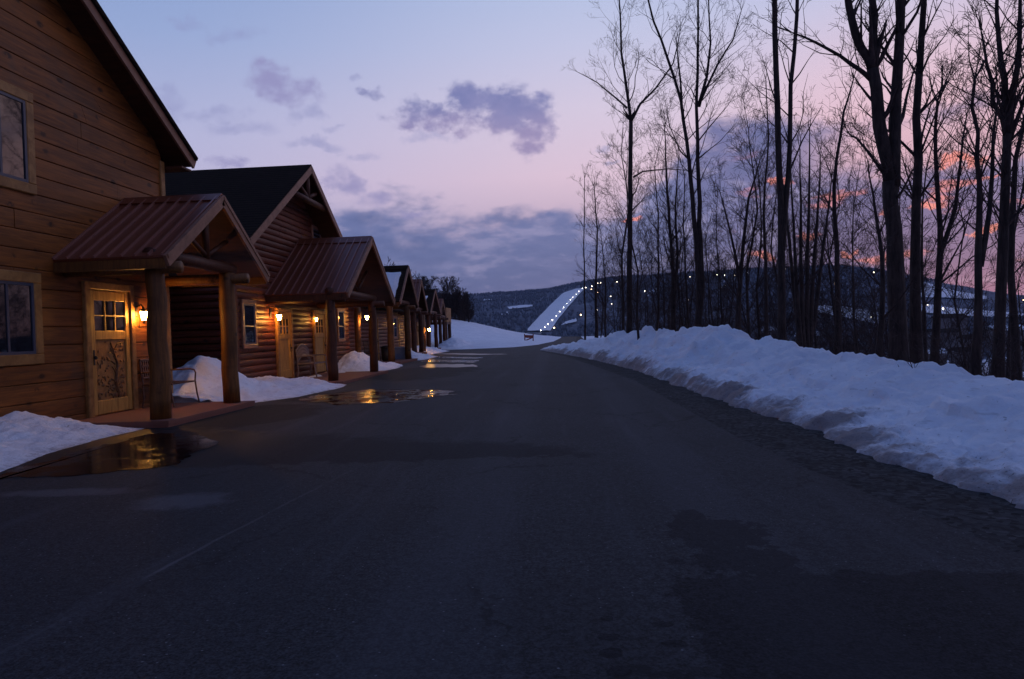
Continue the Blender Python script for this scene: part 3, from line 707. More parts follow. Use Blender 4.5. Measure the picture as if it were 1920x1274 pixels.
lantern(W2+.26, 19.40, 1.93, W2+.004, 'lit wall lantern beside the window of the dark log cabin')
lantern(W2+.16, 22.78, 1.92, W2+.004, 'dim small lantern beside the second door of the dark log cabin', .7, 'lamp_dim')
bench(21.1, 22.2, W2+.02, .08, 'arched back metal bench between the two doors of the dark log cabin', 'garden benches on the porches', True)

# ---- cabins 3 to 6: low log cabins further along, each with its own porch
def low_cabin(label, W, y0, y1, pf, pyl, pyr, zr, ze, posts, zb, metal, pm='postdark', shade='rake'):
    c = tag(empty('log_cabin', (W-3, (y0+y1)/2, 0)), label, 'cabin')
    mb = MB(); plank_wall(mb, W, zcourses(-.2, 2.7, .178), lambda z: (y0, y1), P_LOG, seed=int(y0))
    mb.box((W-5.4, y0+.02, -.2), (W-.121, y1-.02, 2.68)); mb.build('wall', M['log'], c)
    mb = MB()
    mb.quad([(W+.4, y0-.3, 2.62), (W+.4, y1+.3, 2.62), (W-2.8, y1+.3, 4.1), (W-2.8, y0-.3, 4.1)], .08)
    mb.quad([(W-2.8, y0-.3, 4.1), (W-2.8, y1+.3, 4.1), (W-6, y1+.3, 2.62), (W-6, y0-.3, 2.62)], .08)
    mb.build('roof', M['shingle'], c)
    yc = (pyl+pyr)/2
    door(c, W+.004, yc-.6, yc+.6, zb, zb+2.15); window(c, W+.004, y0+.5, y0+1.4, 1.1, 2.35, .11, mtrim='rake'); window(c, W+.004, y1-1.3, y1-.45, 1.1, 2.35, .11, mtrim='rake')
    porch(c, W+.005, pf, pyl, pyr, zr, ze, posts, zb, metal, (W+.01, pf-.05, pyl-.1, pyr-.3), pm, .15, shade)
    return c
low_cabin('low log cabin under the shingled porch gable with the large snow patch', -8.75, 27.3, 38.2, -7.0, 31.0, 35.1, 4.62, 2.84, [(-7.5, 31.15), (-7.38, 34.2)], .10, False, 'post')
low_cabin('low log cabin whose plain dark porch gable stands between the two snow patched porches', -9.6, 38.6, 47.4, -8.0, 39.6, 43.1, 4.59, 2.80, [(-8.3, 40.2), (-8.35, 42.6)], .22, True)
low_cabin('low log cabin under the shingled porch gable with the small snow patch', -11.0, 49.5, 58.5, -9.5, 52.4, 57.3, 4.85, 2.98, [(-9.8, 53.0), (-9.75, 56.0)], .15, False)
low_cabin('last small cabin in the row beside the tan balcony', -11.6, 59.3, 64, -10.0, 59.7, 63.2, 4.4, 2.8, [(-10.1, 60.3), (-10.1, 62.4)], .1, True)
lantern(-7.53, 27.38, 2.05, -7.80, 'starry lit lantern on the corner post past the second metal porch')
lantern(-8.46, 46, 1.6, -8.72, 'far lit lantern between the posts of the last porches', 1.1)
lantern(-8.55, 36.2, 1.9, -8.746, 'tiny lantern behind the right post of the porch with the large snow patch', .45, 'lamp_dim')
# lantern corner post and far lantern board
mb = MB(); mb.tube([(-7.92, 27.38, -.1), (-7.92, 27.38, 2.6)], .13, 12, True, .08)
tag(mb.build('corner_post', M['post'], None, True), 'log corner post carrying the starry lantern past the second metal porch', 'post')
mb = MB(); mb.tube([(-8.85, 46, -.1), (-8.85, 46, 2.6)], .14, 12, True, .08)
tag(mb.build('corner_post', M['post'], None, True), 'far log post carrying the last lit lantern', 'post')
# snow lying on two porch roofs
def roof_snow(label, X0, X1, yl, yr, zr, ze, u0, u1, taper):
    yc = (yl+yr)/2; d = Vector((0, yc-yl, zr-ze)).normalized(); n = Vector((0, -d.z, d.y)); 
    def fn(a, u):
        lo = lerp(X0, X0+taper*(1-u)*.2, 1); hi = lerp(X1, X1-taper*(1-u), 1)
        x = lerp(lo, hi, a)+.05*noise.noise(Vector((u*6, a*3, X0)))
        uu = lerp(u0, u1, u); p = Vector((x, lerp(yl, yc, uu), lerp(ze, zr, uu)))
        e = min(a, 1-a, u, 1-u); p += n*(.10*sm(e/.12)-.012+.02*fbm(x*2, uu*5))
        return tuple(p)
    o = grid('roof_snow', M['snow'], lin(0, 1, 20), lin(0, 1, 24), fn)
    tag(o, label, 'snow patch')
roof_snow('large snow patch lying on the first shingled porch roof', -8.7, -7.25, 31.0, 35.1, 4.62, 2.84, .05, .84, .0)
roof_snow('small snow patch lying on the far shingled porch roof', -10.9, -9.95, 52.4, 57.3, 4.85, 2.98, .06, .74, .2)
# balcony on posts
bl = tag(empty('balcony', (-10.6, 66, 0)), 'tan boarded balcony on log posts at the far end of the cabin row', 'balcony')
mb = MB(); mb.box((-12.5, 64.6, 2.2), (-10.2, 67.5, 2.4)); mb.build('deck', M['soffit'], bl)
mb = MB()
for k in range(14): y = lerp(64.6, 67.3, k/13); mb.bbox((-10.24, y, 2.4), (-10.19, y+.19, 3.75))
for k in range(10): x = lerp(-12.4, -10.4, k/9); mb.box((x, 64.6, 2.4), (x+.19, 64.65, 3.7))
mb.build('railing', M['trim'], bl)
for x, y in ((-10.35, 64.9), (-10.35, 67.2), (-12.3, 64.9)):
    mb = MB(); mb.tube([(x, y, 0), (x, y, 2.25)], .17, 10); mb.build('post', M['postdark'], bl, True)

# porch furniture further along
def chair(loc, rz, label):
    o = tag(empty('chair', loc, rz), label, 'chair')
    def part(name, mb):
        ob = mb.build(name, M['iron']); ob.parent = o; return ob
    mb = MB(); mb.box((-.25, -.25, .42), (.25, .25, .46)); part('seat', mb)
    mb = MB(); mb.tube([(-.25, -.24, .45), (-.33, -.24, .98), (-.33, .24, .98), (-.25, .24, .45)], .018, 6)
    for k in range(5): y = lerp(-.16, .16, k/4); mb.tube([(-.26, y, .5), (-.33, y, .97)], .011, 5)
    part('backrest', mb)
    for x in (-.23, .23):
        for y in (-.23, .23):
            mb = MB(); mb.tube([(x, y, .43), (x*1.15, y*1.1, 0)], .018, 6); part('leg', mb)
    return o
chair((-8.05, 30.0, .1), rad(-10), 'dark metal chair behind the post beside the starry lantern')
b_ = tag(empty('trash_bin', (-8.0, 32.4, .1)), 'black bin on the porch with the large snow patch', 'bin')
mb = MB(); mb.lathe((-8.0, 32.4, .1), [(.22, 0), (.27, .1), (.29, .62)], 14); mb.build('body', M['bin'], b_, True)
mb = MB(); mb.lathe((-8.0, 32.4, .72), [(.31, 0), (.31, .05), (.2, .1), (.05, .12)], 14); mb.build('lid', M['bin'], b_, True)
b_ = tag(empty('storage_box', (-7.85, 34.6, .1)), 'pale blue plastic box between the posts of the porch with the large snow patch', 'box')
mb = MB(); mb.bbox((-8.15, 34.3, .1), (-7.55, 35.0, .62)); mb.build('body', M['cooler'], b_)
mb = MB(); mb.bbox((-8.18, 34.27, .62), (-7.52, 35.03, .70)); mb.build('lid', M['cooler'], b_)

# trail board in the snow at the bend
p = at(992, 640, 74)
sg = tag(empty('wooden_barrier', (p.x, 74, p.z)), 'small red brown wooden barrier standing in the snow at the road bend', 'barrier')
for dx in (-.42, .42):
    mb = MB(); mb.beam((p.x+dx, 74, p.z-.4), (p.x+dx*1.1, 74, p.z+.78), .11, .11, (0, 1, 0)); mb.build('post', M['sign'], sg)
mb = MB(); mb.beam((p.x-.4, 73.93, p.z+.52), (p.x+.4, 73.93, p.z+.46), .05, .3); mb.build('board', M['sign'], sg)
mb = MB(); mb.beam((p.x-.5, 73.92, p.z+.02), (p.x+.35, 73.92, p.z+.36), .05, .12); mb.build('brace', M['sign'], sg)

# ------------------------------------------------------------------ hills across the valley
RIDGE = [(0, 560), (640, 557), (850, 556), (900, 553), (960, 550), (1030, 544), (1090, 533), (1150, 523), (1250, 516), (1340, 512), (1450, 506), (1560, 501), (1640, 508), (1720, 521), (1800, 536), (1880, 549), (1960, 556), (2400, 560)]
RD = []
for px, py in RIDGE:
    r = ray(px, py); RD.append((math.atan2(r[0], r[1]), r[2]/math.hypot(r[0], r[1])))
R0, R1 = 560.0, 2100.0
def hill(x, y):
    a = math.atan2(x, y); r = math.hypot(x, y); H = CZ+interp(a, RD)*R1+5*fbm(a*9, 1.2)
    s = (r-R0)/(R1-R0)
    if s <= 0: return -36.0
    if s <= 1: z = -34+(H+34)*(0.25*sm(s)+0.75*s**1.25)
    else: z = H-(s-1)*260
    return z+(6*fbm(x*.004, y*.004, 2)+2.5*fbm(x*.015, y*.015, 5))*sm(s*4)*(1 if s < .85 else .4)
def hill_pt(a, r): x, y = r*math.sin(a), r*math.cos(a); return (x, y, hill(x, y))
struct(grid('hills', M['hill'], lin(-1.2, 1.2, 300), lin(520, 2400, 60), hill_pt))
def hit(px, py):
    r = ray(px, py); h_ = math.hypot(r[0], r[1]); d = R0
    while d < R1+150:
        k = d/h_
        if CZ+r[2]*k <= hill(r[0]*k, r[1]*k): return Vector((r[0]*k, r[1]*k, CZ+r[2]*k))
        d += 6
    k = R1/h_; return Vector((r[0]*k, r[1]*k, CZ+r[2]*k))
def drape(name, poly_l, poly_r, n=24, mname='snow', lift=2.0):
    """ribbon between two lines of hillside points"""
    def along(pl, u):
        k = min(int(u*(len(pl)-1)), len(pl)-2); f = u*(len(pl)-1)-k
        return (lerp(pl[k][0], pl[k+1][0], f), lerp(pl[k][1], pl[k+1][1], f))
    def fn(a, u):
        p0, p1 = along(poly_l, u), along(poly_r, u)
        w = 1.5*noise.noise(Vector((u*9, a*2, 3)))
        q = hit(lerp(p0[0], p1[0], a)+w*.3, lerp(p0[1], p1[1], a)+w*.2)
        return (q.x, q.y, hill(q.x, q.y)+lift)
    return struct(grid(name, M[mname], lin(0, 1, 7), lin(0, 1, n), fn))
HL = [hit(*p) for p in [(991, 620), (1012, 602), (1035, 580), (1054, 556), (1072, 547)]]
drape('ski_slope', [(986, 623), (1002, 606), (1024, 582), (1040, 566), (1056, 551), (1080, 543)], [(1032, 623), (1044, 605), (1060, 584), (1074, 568), (1085, 555), (1097, 542)])
for q0, q1 in [([(951, 578), (975, 575), (998, 574)], [(955, 582), (978, 580), (999, 577)]), ([(938, 590), (955, 587)], [(940, 593), (954, 593)]), ([(900, 563), (930, 563)], [(901, 566), (931, 564.5)]),
               ([(1520, 575), (1580, 578), (1660, 592)], [(1522, 588), (1570, 596), (1655, 615)]), ([(1730, 530), (1790, 548), (1850, 558)], [(1726, 560), (1790, 562), (1850, 564)]),
               ([(1720, 572), (1800, 582), (1930, 592)], [(1718, 588), (1800, 596), (1930, 600)]), ([(1060, 607), (1080, 600)], [(1052, 613), (1082, 606)]), ([(1210, 556), (1228, 540)], [(1214, 560), (1234, 544)]),
               ([(1350, 528), (1380, 524)], [(1352, 533), (1382, 529)])]:
    drape('snow_field', q0, q1, 12, 'snow', 2.5)
# woods on the far hillside: too many to count
rg = np.random.default_rng(5); V = []; FC = []
def clear(px, py):
    for q_ in (py, py-5, py-9):
        if 541 < q_ < 624 and interp(q_, [(541, 1080), (551, 1055), (566, 1039), (582, 1023), (606, 1001), (623, 985)]) < px < interp(q_, [(541, 1098), (555, 1087), (568, 1076), (584, 1062), (605, 1046), (623, 1033)]): return True
    if 1515 < px < 1665 and 572 < py < 618: return True
    if 1715 < px and 530 < py < 602: return True
    if 948 < px < 1000 and 573 < py < 583: return True
    return False
def proj(x, y, z):
    z -= CZ; c = [x*_X[i]+y*_Y[i]+z*_Z[i] for i in range(3)]
    return 960+F*c[0]/c[2], 637+F*c[1]/c[2]
for i in range(24000):
    a = rg.uniform(-.55, .75); r = R0+(R1-R0)*(rg.random()**.8)*1.0+20
    if i < 4000: r = R1+rg.uniform(-40, 30)
    x, y = r*math.sin(a), r*math.cos(a); z = hill(x, y); px, py = proj(x, y, z)
    if clear(px, py): continue
    if noise.noise(Vector((x*.006, y*.006, 3))) > .33 and i > 4000: continue
    h = rg.uniform(5, 10); w = rg.uniform(1.3, 2.8); k = len(V); an = rg.uniform(0, 1)
    for j in range(5):
        t_ = an+j*1.2566; V.append((x+w*math.cos(t_), y+w*math.sin(t_), z+h*rg.uniform(.45, .65)))
    V.append((x, y, z-1)); V.append((x+rg.uniform(-1, 1), y, z+h))
    for j in range(5): FC += [(k+5, k+(j+1) % 5, k+j), (k+6, k+j, k+(j+1) % 5)]
me = bpy.data.meshes.new('hillside_forest'); me.from_pydata(V, [], FC); me.materials.append(M['forest'])
fo = bpy.data.objects.new('hillside_forest', me); COL.objects.link(fo)
tag(fo, 'bare winter woods covering the far hillside', 'forest', None, 'stuff')

# lamps over the valley and on the slope
def lamp_mesh(name, m, r_, h):
    mb = MB(); mb.lathe((0, 0, 0), [(r_*.3, -r_*.9), (r_*.95, -r_*.3), (r_*.95, r_*.3), (r_*.3, r_*.9)], 8); n0 = len(mb.f)
    mb.tube([(0, 0, -h), (0, 0, -r_)], .22, 5)
    me = bpy.data.meshes.new(name); me.from_pydata(mb.v, [], mb.f); me.materials.append(m); me.materials.append(M['pole'])
    for i, p_ in enumerate(me.polygons): p_.material_index = 0 if i < n0 else 1
    return me
LM = {'f': lamp_mesh('floodlight', M['flood'], .62, 12), 'w': lamp_mesh('hillside_lamp', M['whitedot'], 1.0, 11), 'o': lamp_mesh('hillside_lamp', M['warmdot'], 1.1, 11), 'O': lamp_mesh('street_lamp', M['warmdot'], 1.6, 11), 'W': lamp_mesh('street_lamp', M['whitedot'], 1.6, 11)}
def lamp(px, py, k, name, label, group, up=8):
    p = hit(px, py+up*1300/1800*.5)
    r = ray(px, py); t_ = .985*math.hypot(p.x, p.y)/math.hypot(r[0], r[1])
    o = bpy.data.objects.new(name, LM[k]); COL.objects.link(o)
    o.location = (r[0]*t_, r[1]*t_, CZ+r[2]*t_)
    s_ = math.hypot(p.x, p.y)/1700; o.scale = (s_, s_, s_) if k != 'f' else (.75, .75, .75)
    tag(o, label, 'lamp', group)
for (cx, cy) in [(1035, 745), (1075, 715), (1105, 680), (1150, 640), (1190, 600), (1225, 560), (1262, 515), (1295, 478), (1330, 440), (1355, 415), (1390, 385), (1415, 355), (1450, 325)]:
    lamp(820+cx/5.333, 480+cy/5.333, 'f', 'floodlight', 'white floodlight on a pole in the line up the lit ski slope edge', 'floodlights along the ski slope')
for (cx, cy, k) in [(1483, 318, 'w'), (1540, 335, 'o'), (1545, 305, 'w'), (1605, 275, 'w'), (1635, 270, 'w'), (1797, 262, 'W'), (1607, 367, 'o'), (1733, 405, 'w'), (1743, 480, 'w'), (1600, 540, 'w'), (1435, 590, 'O')]:
    lamp(820+cx/5.333, 480+cy/5.333, k, 'hillside_lamp', 'small lamp scattered on the wooded hillside right of the ski slope', 'lamps scattered over the far hillside')
lamp(1039, 615, 'O', 'street_lamp', 'bright warm lamp at the foot of the ski slope', None)
for (cx, cy, k) in [(590, 487, 'W'), (882, 610, 'O'), (978, 363, 'w'), (1210, 345, 'w'), (1272, 350, 'w'), (1360, 348, 'w'), (1470, 328, 'w'), (1635, 412, 'o'), (1677, 430, 'w'), (1795, 297, 'w'), (1285, 435, 'w'), (1240, 455, 'w'), (765, 672, 'w'), (962, 560, 'w')]:
    lamp(1080+cx/4.571, 440+cy/4.571, k, 'hillside_lamp', 'small lamp scattered on the wooded hillside right of the ski slope', 'lamps scattered over the far hillside')
lamp(1638, 511, 'W', 'street_lamp', 'bright white lamp on the hilltop left of the forked giant tree', None)
lamp(1768, 579, 'W', 'street_lamp', 'brightest white lamp in the valley right of the forked giant tree', None)
for (cx, cy, k) in [(338, 362, 'o'), (1243, 568, 'w'), (1312, 645, 'o'), (1745, 490, 'o'), (612, 615, 'w'), (1032, 525, 'w'), (1367, 850, 'o'), (1440, 805, 'o'), (1540, 700, 'o'), (1620, 760, 'o')]:
    lamp(1480+cx/3.98, 440+cy/3.98, k, 'valley_lamp', 'small warm lamp among the valley houses behind the right hand trees', 'lamps in the valley')
# houses down in the valley
def far_house(px, py, d, w, h, label, flip=False):
    r = ray(px, py); k = d/math.hypot(r[0], r[1]); x, y, z = r[0]*k, r[1]*k, CZ+r[2]*k
    o = tag(empty('house', (x, y, z)), label, 'house', 'dark houses in the valley')
    mb = MB(); l = w*.62
    mb.box((x-w/2, y-l/2, z-9), (x+w/2, y+l/2, z+h)); mb.build('wall', M['house'], o)
    mb = MB(); e = .6
    mb.quad([(x-w/2-e, y-l/2-e, z+h), (x+w/2+e, y-l/2-e, z+h), (x+w/2+e, y, z+h*1.75), (x-w/2-e, y, z+h*1.75)], .3)
    mb.quad([(x-w/2-e, y, z+h*1.75), (x+w/2+e, y, z+h*1.75), (x+w/2+e, y+l/2+e, z+h), (x-w/2-e, y+l/2+e, z+h)], .3)
    mb.build('roof', M['snow' if not flip else 'shingle'], o)
for i, (px, py, d, w, h, fl) in enumerate([(1515, 640, 420, 16, 5, 0), (1590, 668, 330, 14, 5, 1), (1765, 632, 520, 22, 5, 1), (1820, 644, 500, 16, 5, 1), (1885, 630, 500, 24, 6, 0), (1750, 672, 360, 12, 4, 0), (1805, 668, 380, 13, 4, 1), (1880, 690, 330, 11, 4, 0), (1780, 606, 560, 26, 6, 1), (1350, 640, 420, 15, 5, 1), (1450, 628, 480, 16, 5, 0), (1930, 660, 400, 14, 5, 1)]):
    far_house(px, py, d, w*.7, h*.6, 'dark distant house in the valley seen between the right hand tree trunks', bool(fl))

# ------------------------------------------------------------------ trees
class Tree:
    """collects tapered tubes as numpy-friendly lists"""
    def __init__(s, seed): s.t = MB(); s.c = MB(); s.r = random.Random(seed); s.seed = seed; s.fat = .0038
    def grow(s, p, d, L, r0, lev, maxlev, up=.12, dens=1.0, wig=.16):
        n = max(3, int(L/(.5 if lev < 2 else .32))) if lev < maxlev else 3
        n = min(n, 12); pts = [p]; rs = [r0]; d = d.normalized(); q = p
        for i in range(n):
            d = (d+Vector((s.r.gauss(0, wig), s.r.gauss(0, wig), s.r.gauss(0, wig)+up))).normalized() if i else d
            q = q+d*(L/n); pts.append(q); rs.append(max(s.fat, r0*(1-.8*(i+1)/n)))
        (s.c).tube(pts, rs, 5 if r0 > .03 else 3, False)
        if lev >= maxlev: return
        k = max(2, int(L*dens*(2.8 if lev == 0 else 4.2 if lev == 1 else 5.5)))
        for j in range(k):
            u = s.r.uniform(.18, 1.0)**.85; i = min(int(u*n), n-1); b = pts[i].lerp(pts[i+1], u*n-i if u*n-i < 1 else 1)
            dd = (pts[i+1]-pts[i]).normalized(); ax = dd.orthogonal().normalized(); ax.rotate(Matrix.Rotation(s.r.uniform(0, 6.283), 3, dd))
            an = s.r.uniform(.45, .95); nd = dd*math.cos(an)+ax*math.sin(an)
            l2 = L*s.r.uniform(.28, .55)*(1.05-u*.45)
            s.grow(b, nd, max(.18, l2), max(.0035, rs[i]*s.r.uniform(.4, .62)), lev+1, maxlev, up*.8, dens, wig)
    def stem(s, pts, r0, r1, sides=9, branch_from=.35, nb=14, blen=2.4, maxlev=2, up=.14, dens=1.0, side=None, spread=.7, flare=True):
        """main stem along pts; side branches grow above branch_from"""
        P = [Vector(p) for p in pts]; fine = []
        for a, b in zip(P, P[1:]):
            m_ = max(2, int((b-a).length/.7))
            for k in range(m_): fine.append(a.lerp(b, k/m_))
        fine.append(P[-1]); N = len(fine)
        for i in range(1, N-1): fine[i] = fine[i]+Vector((s.r.gauss(0, .013), s.r.gauss(0, .013), 0))
        rs = [lerp(r0, r1, (i/(N-1))**.85)*(1+(.25*math.exp(-i*.7/.5) if flare else 0)) for i in range(N)]
        s.t.tube(fine, rs, sides, True, .12, s.seed)
        tip = (fine[-1]-fine[-2]).normalized()
        for j in range(4 if s.fat < .02 else 0):
            s.grow(fine[-1], tip+Vector((s.r.gauss(0, .3), s.r.gauss(0, .3), .1)), blen*s.r.uniform(.35, .75), max(.006, r1*.7), 0, maxlev, up, dens)
        for j in range(nb):
            u = lerp(branch_from, 1.0, ((j+s.r.random())/nb)); i = min(int(u*(N-1)), N-2); b = fine[i]
            dd = (fine[i+1]-fine[i]).normalized(); a = s.r.uniform(0, 6.283)
            hd = Vector((math.cos(a), math.sin(a)*.8, 0)); el = s.r.uniform(.55, 1.1)
            nd = hd*spread+dd*el
            l = blen*s.r.uniform(.55, 1.15)*(1.15-.55*(u-branch_from)/(1-branch_from+1e-6))
            s.grow(b, nd, l, max(.010, rs[i]*s.r.uniform(.25, .45)), 0, maxlev, up, dens)
    def make(s, name, loc, label, group=None, cat='tree'):
        o = tag(empty(name, loc), label, cat, group)
        tr = s.t.build('trunk', M['bark'], o, True); cr = s.c.build('crown', M['twig'], o, True)
        return o
def P3(Y, *pp): return [at(px, py, Y+(k*.0)) for k, (px, py) in enumerate(pp)]
GT = 'tall bare trees along the snowbank'
# slender forked tree nearest the road bend
T = Tree(11); Y = 33
T.stem(P3(Y, (1180, 655), (1180, 560), (1181, 400), (1183, 228)), .145, .095, 9, .45, 5, 1.2, 2, spread=1.0, dens=.5)
T.stem(P3(Y, (1183, 228), (1174, 160), (1165, 100), (1163, 30), (1160, -60)), .085, .02, 7, .08, 22, 2.6, 3, flare=False, dens=1.0)
T.stem(P3(Y, (1183, 228), (1200, 195), (1230, 165), (1262, 120), (1275, 60)), .075, .02, 7, .15, 15, 2.0, 3, flare=False, dens=1.0)
T.stem(P3(Y, (1176, 203), (1150, 180), (1120, 155), (1082, 135)), .05, .012, 6, .15, 9, 1.2, 2, flare=False, dens=.8)
T.stem(P3(Y, (1187, 333), (1205, 322), (1250, 317), (1290, 320)), .05, .012, 6, .3, 5, 1.0, 2, flare=False, dens=.6)
T.make('bare_tree', at(1180, 650, Y), 'slender bare tree forking high up, leftmost of the tall trees standing on the snowbank', GT)
# twin stems
T = Tree(12); Y = 28
T.stem(P3(Y, (1308, 640), (1312, 560), (1306, 450), (1298, 370), (1287, 265), (1277, 190), (1252, 110), (1225, 40), (1205, -40)), .135, .03, 9, .42, 22, 2.6, 3, dens=.95)
T.stem(P3(Y, (1308, 640), (1316, 540), (1312, 420), (1309, 300), (1307, 200), (1309, 100), (1308, -60)), .13, .03, 9, .45, 20, 2.4, 3, dens=.95)
T.stem(P3(Y, (1310, 200), (1325, 145), (1332, 80), (1328, -20)), .08, .02, 7, .1, 15, 2.3, 3, flare=False, dens=.95)
T.stem(P3(Y, (1313, 190), (1345, 120), (1375, 75), (1390, 20)), .06, .015, 7, .2, 10, 2.0, 3, flare=False, dens=.7)
T.stem(P3(Y, (1278, 205), (1276, 150), (1268, 75)), .06, .02, 7, .2, 4, 1.2, 2, flare=False, dens=.7)
T.make('bare_tree', at(1308, 640, Y), 'twin stemmed bare tree spreading from low on the trunk behind the snowbank crest', GT)
# straight dark pole-like tree with a second stem
T = Tree(13); Y = 20
T.stem(P3(Y, (1467, 665), (1466, 550), (1464, 380), (1457, 200), (1452, 60), (1450, -160)), .115, .06, 9, .55, 8, 1.5, 2, dens=.4)
T.stem(P3(Y, (1467, 470), (1474, 380), (1481, 220), (1489, 100), (1497, -40), (1500, -150)), .09, .04, 8, .3, 15, 2.0, 3, flare=False, dens=.7)
T.make('bare_tree', at(1467, 660, Y), 'straight dark pole like tree with a second thinner stem left of the crowded clump', GT)
# the giant
T = Tree(14); Y = 15
T.stem(P3(Y, (1684, 700), (1682, 560), (1676, 430), (1668, 340)), .185, .14, 12, .9, 2, 1.0, 2)
T.stem(P3(Y, (1668, 340), (1655, 270), (1647, 200), (1636, 130)), .135, .112, 11, .3, 5, 1.8, 3, flare=False, dens=.9)
T.stem(P3(Y, (1636, 130), (1615, 90), (1597, 40), (1588, -20), (1575, -120)), .10, .055, 9, .3, 9, 1.6, 3, flare=False, dens=1.0)
T.stem(P3(Y, (1637, 125), (1640, 60), (1636, 0), (1632, -120)), .085, .05, 9, .3, 8, 1.5, 3, flare=False, dens=1.0)
T.stem(P3(Y, (1634, 150), (1612, 132), (1575, 105), (1530, 80), (1486, 62)), .06, .018, 8, .2, 9, 1.3, 3, flare=False, dens=.7)
T.stem(P3(Y, (1676, 350), (1680, 250), (1682, 130), (1688, 20), (1690, -120)), .128, .07, 10, .3, 14, 1.8, 3, flare=False, dens=1.0)
T.stem(P3(Y, (1640, 130), (1665, 85), (1690, 30), (1710, -40)), .05, .02, 7, .3, 6, 1.2, 2, flare=False, dens=.6)
T.stem(P3(Y, (1672, 350), (1640, 300), (1605, 260), (1588, 245)), .04, .012, 6, .2, 7, .9, 2, flare=False, dens=.7)
T.make('bare_tree', at(1684, 690, Y), 'giant thick trunked tree forking into two great stems, largest on the right', GT)
T = Tree(15); Y = 15.6
T.stem(P3(Y, (1718, 690), (1716, 560), (1716, 380), (1718, 220), (1728, 80), (1734, -100)), .13, .05, 10, .35, 22, 1.9, 3, dens=.95)
T.make('bare_tree', at(1718, 690, Y), 'straight tree standing close against the right side of the giant trunk', GT)
T = Tree(16); Y = 16.5
T.stem(P3(Y, (1752, 705), (1758, 600), (1764, 470), (1760, 380), (1752, 290), (1758, 190)), .10, .03, 8, .3, 15, 2.0, 3, dens=.75)
T.stem(P3(Y, (1762, 480), (1790, 390), (1800, 300), (1812, 220)), .06, .015, 7, .1, 12, 1.6, 3, flare=False, dens=.75)
T.make('bare_tree', at(1752, 700, Y), 'bushy crowned medium tree rising between the giant and the right edge trees', GT)
T = Tree(17); Y = 11.2
T.stem(P3(Y, (1831, 735), (1832, 620), (1834, 480), (1836, 340), (1830, 250), (1828, 150)), .075, .02, 8, .5, 13, 1.4, 3, dens=.8)
T.stem(P3(Y, (1838, 500), (1858, 390), (1865, 250), (1872, 180)), .05, .012, 7, .2, 10, 1.3, 3, flare=False, dens=.8)
T.make('bare_tree', at(1831, 730, Y), 'thin forked tree rooted lowest in the snow, second from the right edge', GT)
T = Tree(18); Y = 12.2
T.stem(P3(Y, (1870, 720), (1876, 600), (1884, 430), (1889, 250)), .092, .066, 10, .7, 6, 1.2, 3, dens=.9)
T.stem(P3(Y, (1889, 250), (1886, 190), (1876, 110), (1872, 20), (1870, -80)), .07, .02, 8, .1, 13, 1.7, 3, flare=False, dens=.8)
T.stem(P3(Y, (1889, 250), (1902, 170), (1912, 60), (1916, -60)), .07, .02, 8, .1, 13, 1.6, 3, flare=False, dens=.8)
T.stem(P3(Y, (1888, 260), (1868, 190), (1850, 120), (1840, 60)), .05, .015, 7, .1, 11, 1.5, 3, flare=False, dens=.8)
T.stem(P3(Y, (1889, 270), (1915, 200), (1940, 130)), .05, .015, 7, .1, 8, 1.4, 3, flare=False, dens=.8)
T.make('bare_tree', at(1870, 715, Y), 'heavy trunked tree at the right edge whose limbs fan out in a dense crown', GT)
T = Tree(19); Y = 13.5
T.stem(P3(Y, (1906, 725), (1903, 600), (1898, 420), (1905, 300), (1930, 180)), .085, .03, 8, .4, 10, 1.5, 3, dens=.7)
T.make('bare_tree', at(1906, 720, Y), 'leaning slim tree right against the heavy tree at the right edge', GT)
T = Tree(20); Y = 22
T.stem(P3(Y, (1571, 660), (1570, 520), (1565, 400), (1568, 300), (1582, 210), (1600, 150)), .11, .02, 8, .3, 17, 1.9, 3, dens=.7)
T.make('bare_tree', at(1571, 655, Y), 'curving slim tree between the crowded clump and the giant tree', GT)
T = Tree(21); Y = 21
for k, (x0, x1, x2, ty) in enumerate([(1500, 1494, 1482, 300), (1506, 1503, 1500, 280), (1512, 1513, 1518, 250), (1518, 1524, 1538, 290), (1504, 1488, 1468, 340), (1515, 1535, 1560, 330)]):
    T.stem(P3(Y+.15*k, (x0, 660), (x1, 540), (lerp(x1, x2, .5), 430), (x2, ty)), .085, .015, 7, .3, 9, 1.6, 3, dens=.7)
T.make('bare_tree', at(1510, 655, Y), 'clump of many crowded stems fanning up from one stool behind the snowbank', GT)
T = Tree(22); Y = 42
T.stem(P3(Y, (1097, 645), (1096, 560), (1095, 450), (1096, 335)), .06, .02, 7, .45, 15, 1.2, 2, dens=1.0)
T.make('bare_tree', at(1097, 640, Y), 'thin pole straight sapling at the left end of the tree line by the ski slope', GT)
T = Tree(23); Y = 40
T.stem(P3(Y, (1118, 640), (1117, 540), (1120, 430), (1114, 350)), .10, .025, 7, .3, 17, 2.0, 3, dens=.8)
T.make('bare_tree', at(1118, 635, Y), 'wide crowned small tree just right of the thin sapling at the left end', GT)
T = Tree(24); Y = 31
T.stem(P3(Y, (1262, 640), (1262, 520), (1256, 420), (1250, 330), (1246, 240)), .13, .02, 8, .3, 22, 2.6, 3, dens=.75, spread=.6)
T.stem(P3(Y, (1262, 600), (1270, 480), (1266, 390), (1272, 300)), .09, .02, 8, .3, 12, 2.0, 3, dens=.75, flare=False)
T.make('bare_tree', at(1262, 635, Y), 'round topped fan shaped tree between the slender forked tree and the twin stems', GT)
T = Tree(25); Y = 26
T.stem(P3(Y, (1385, 650), (1385, 560), (1392, 460), (1405, 370), (1425, 300)), .12, .02, 8, .25, 18, 2.3, 3, dens=.7, spread=.8)
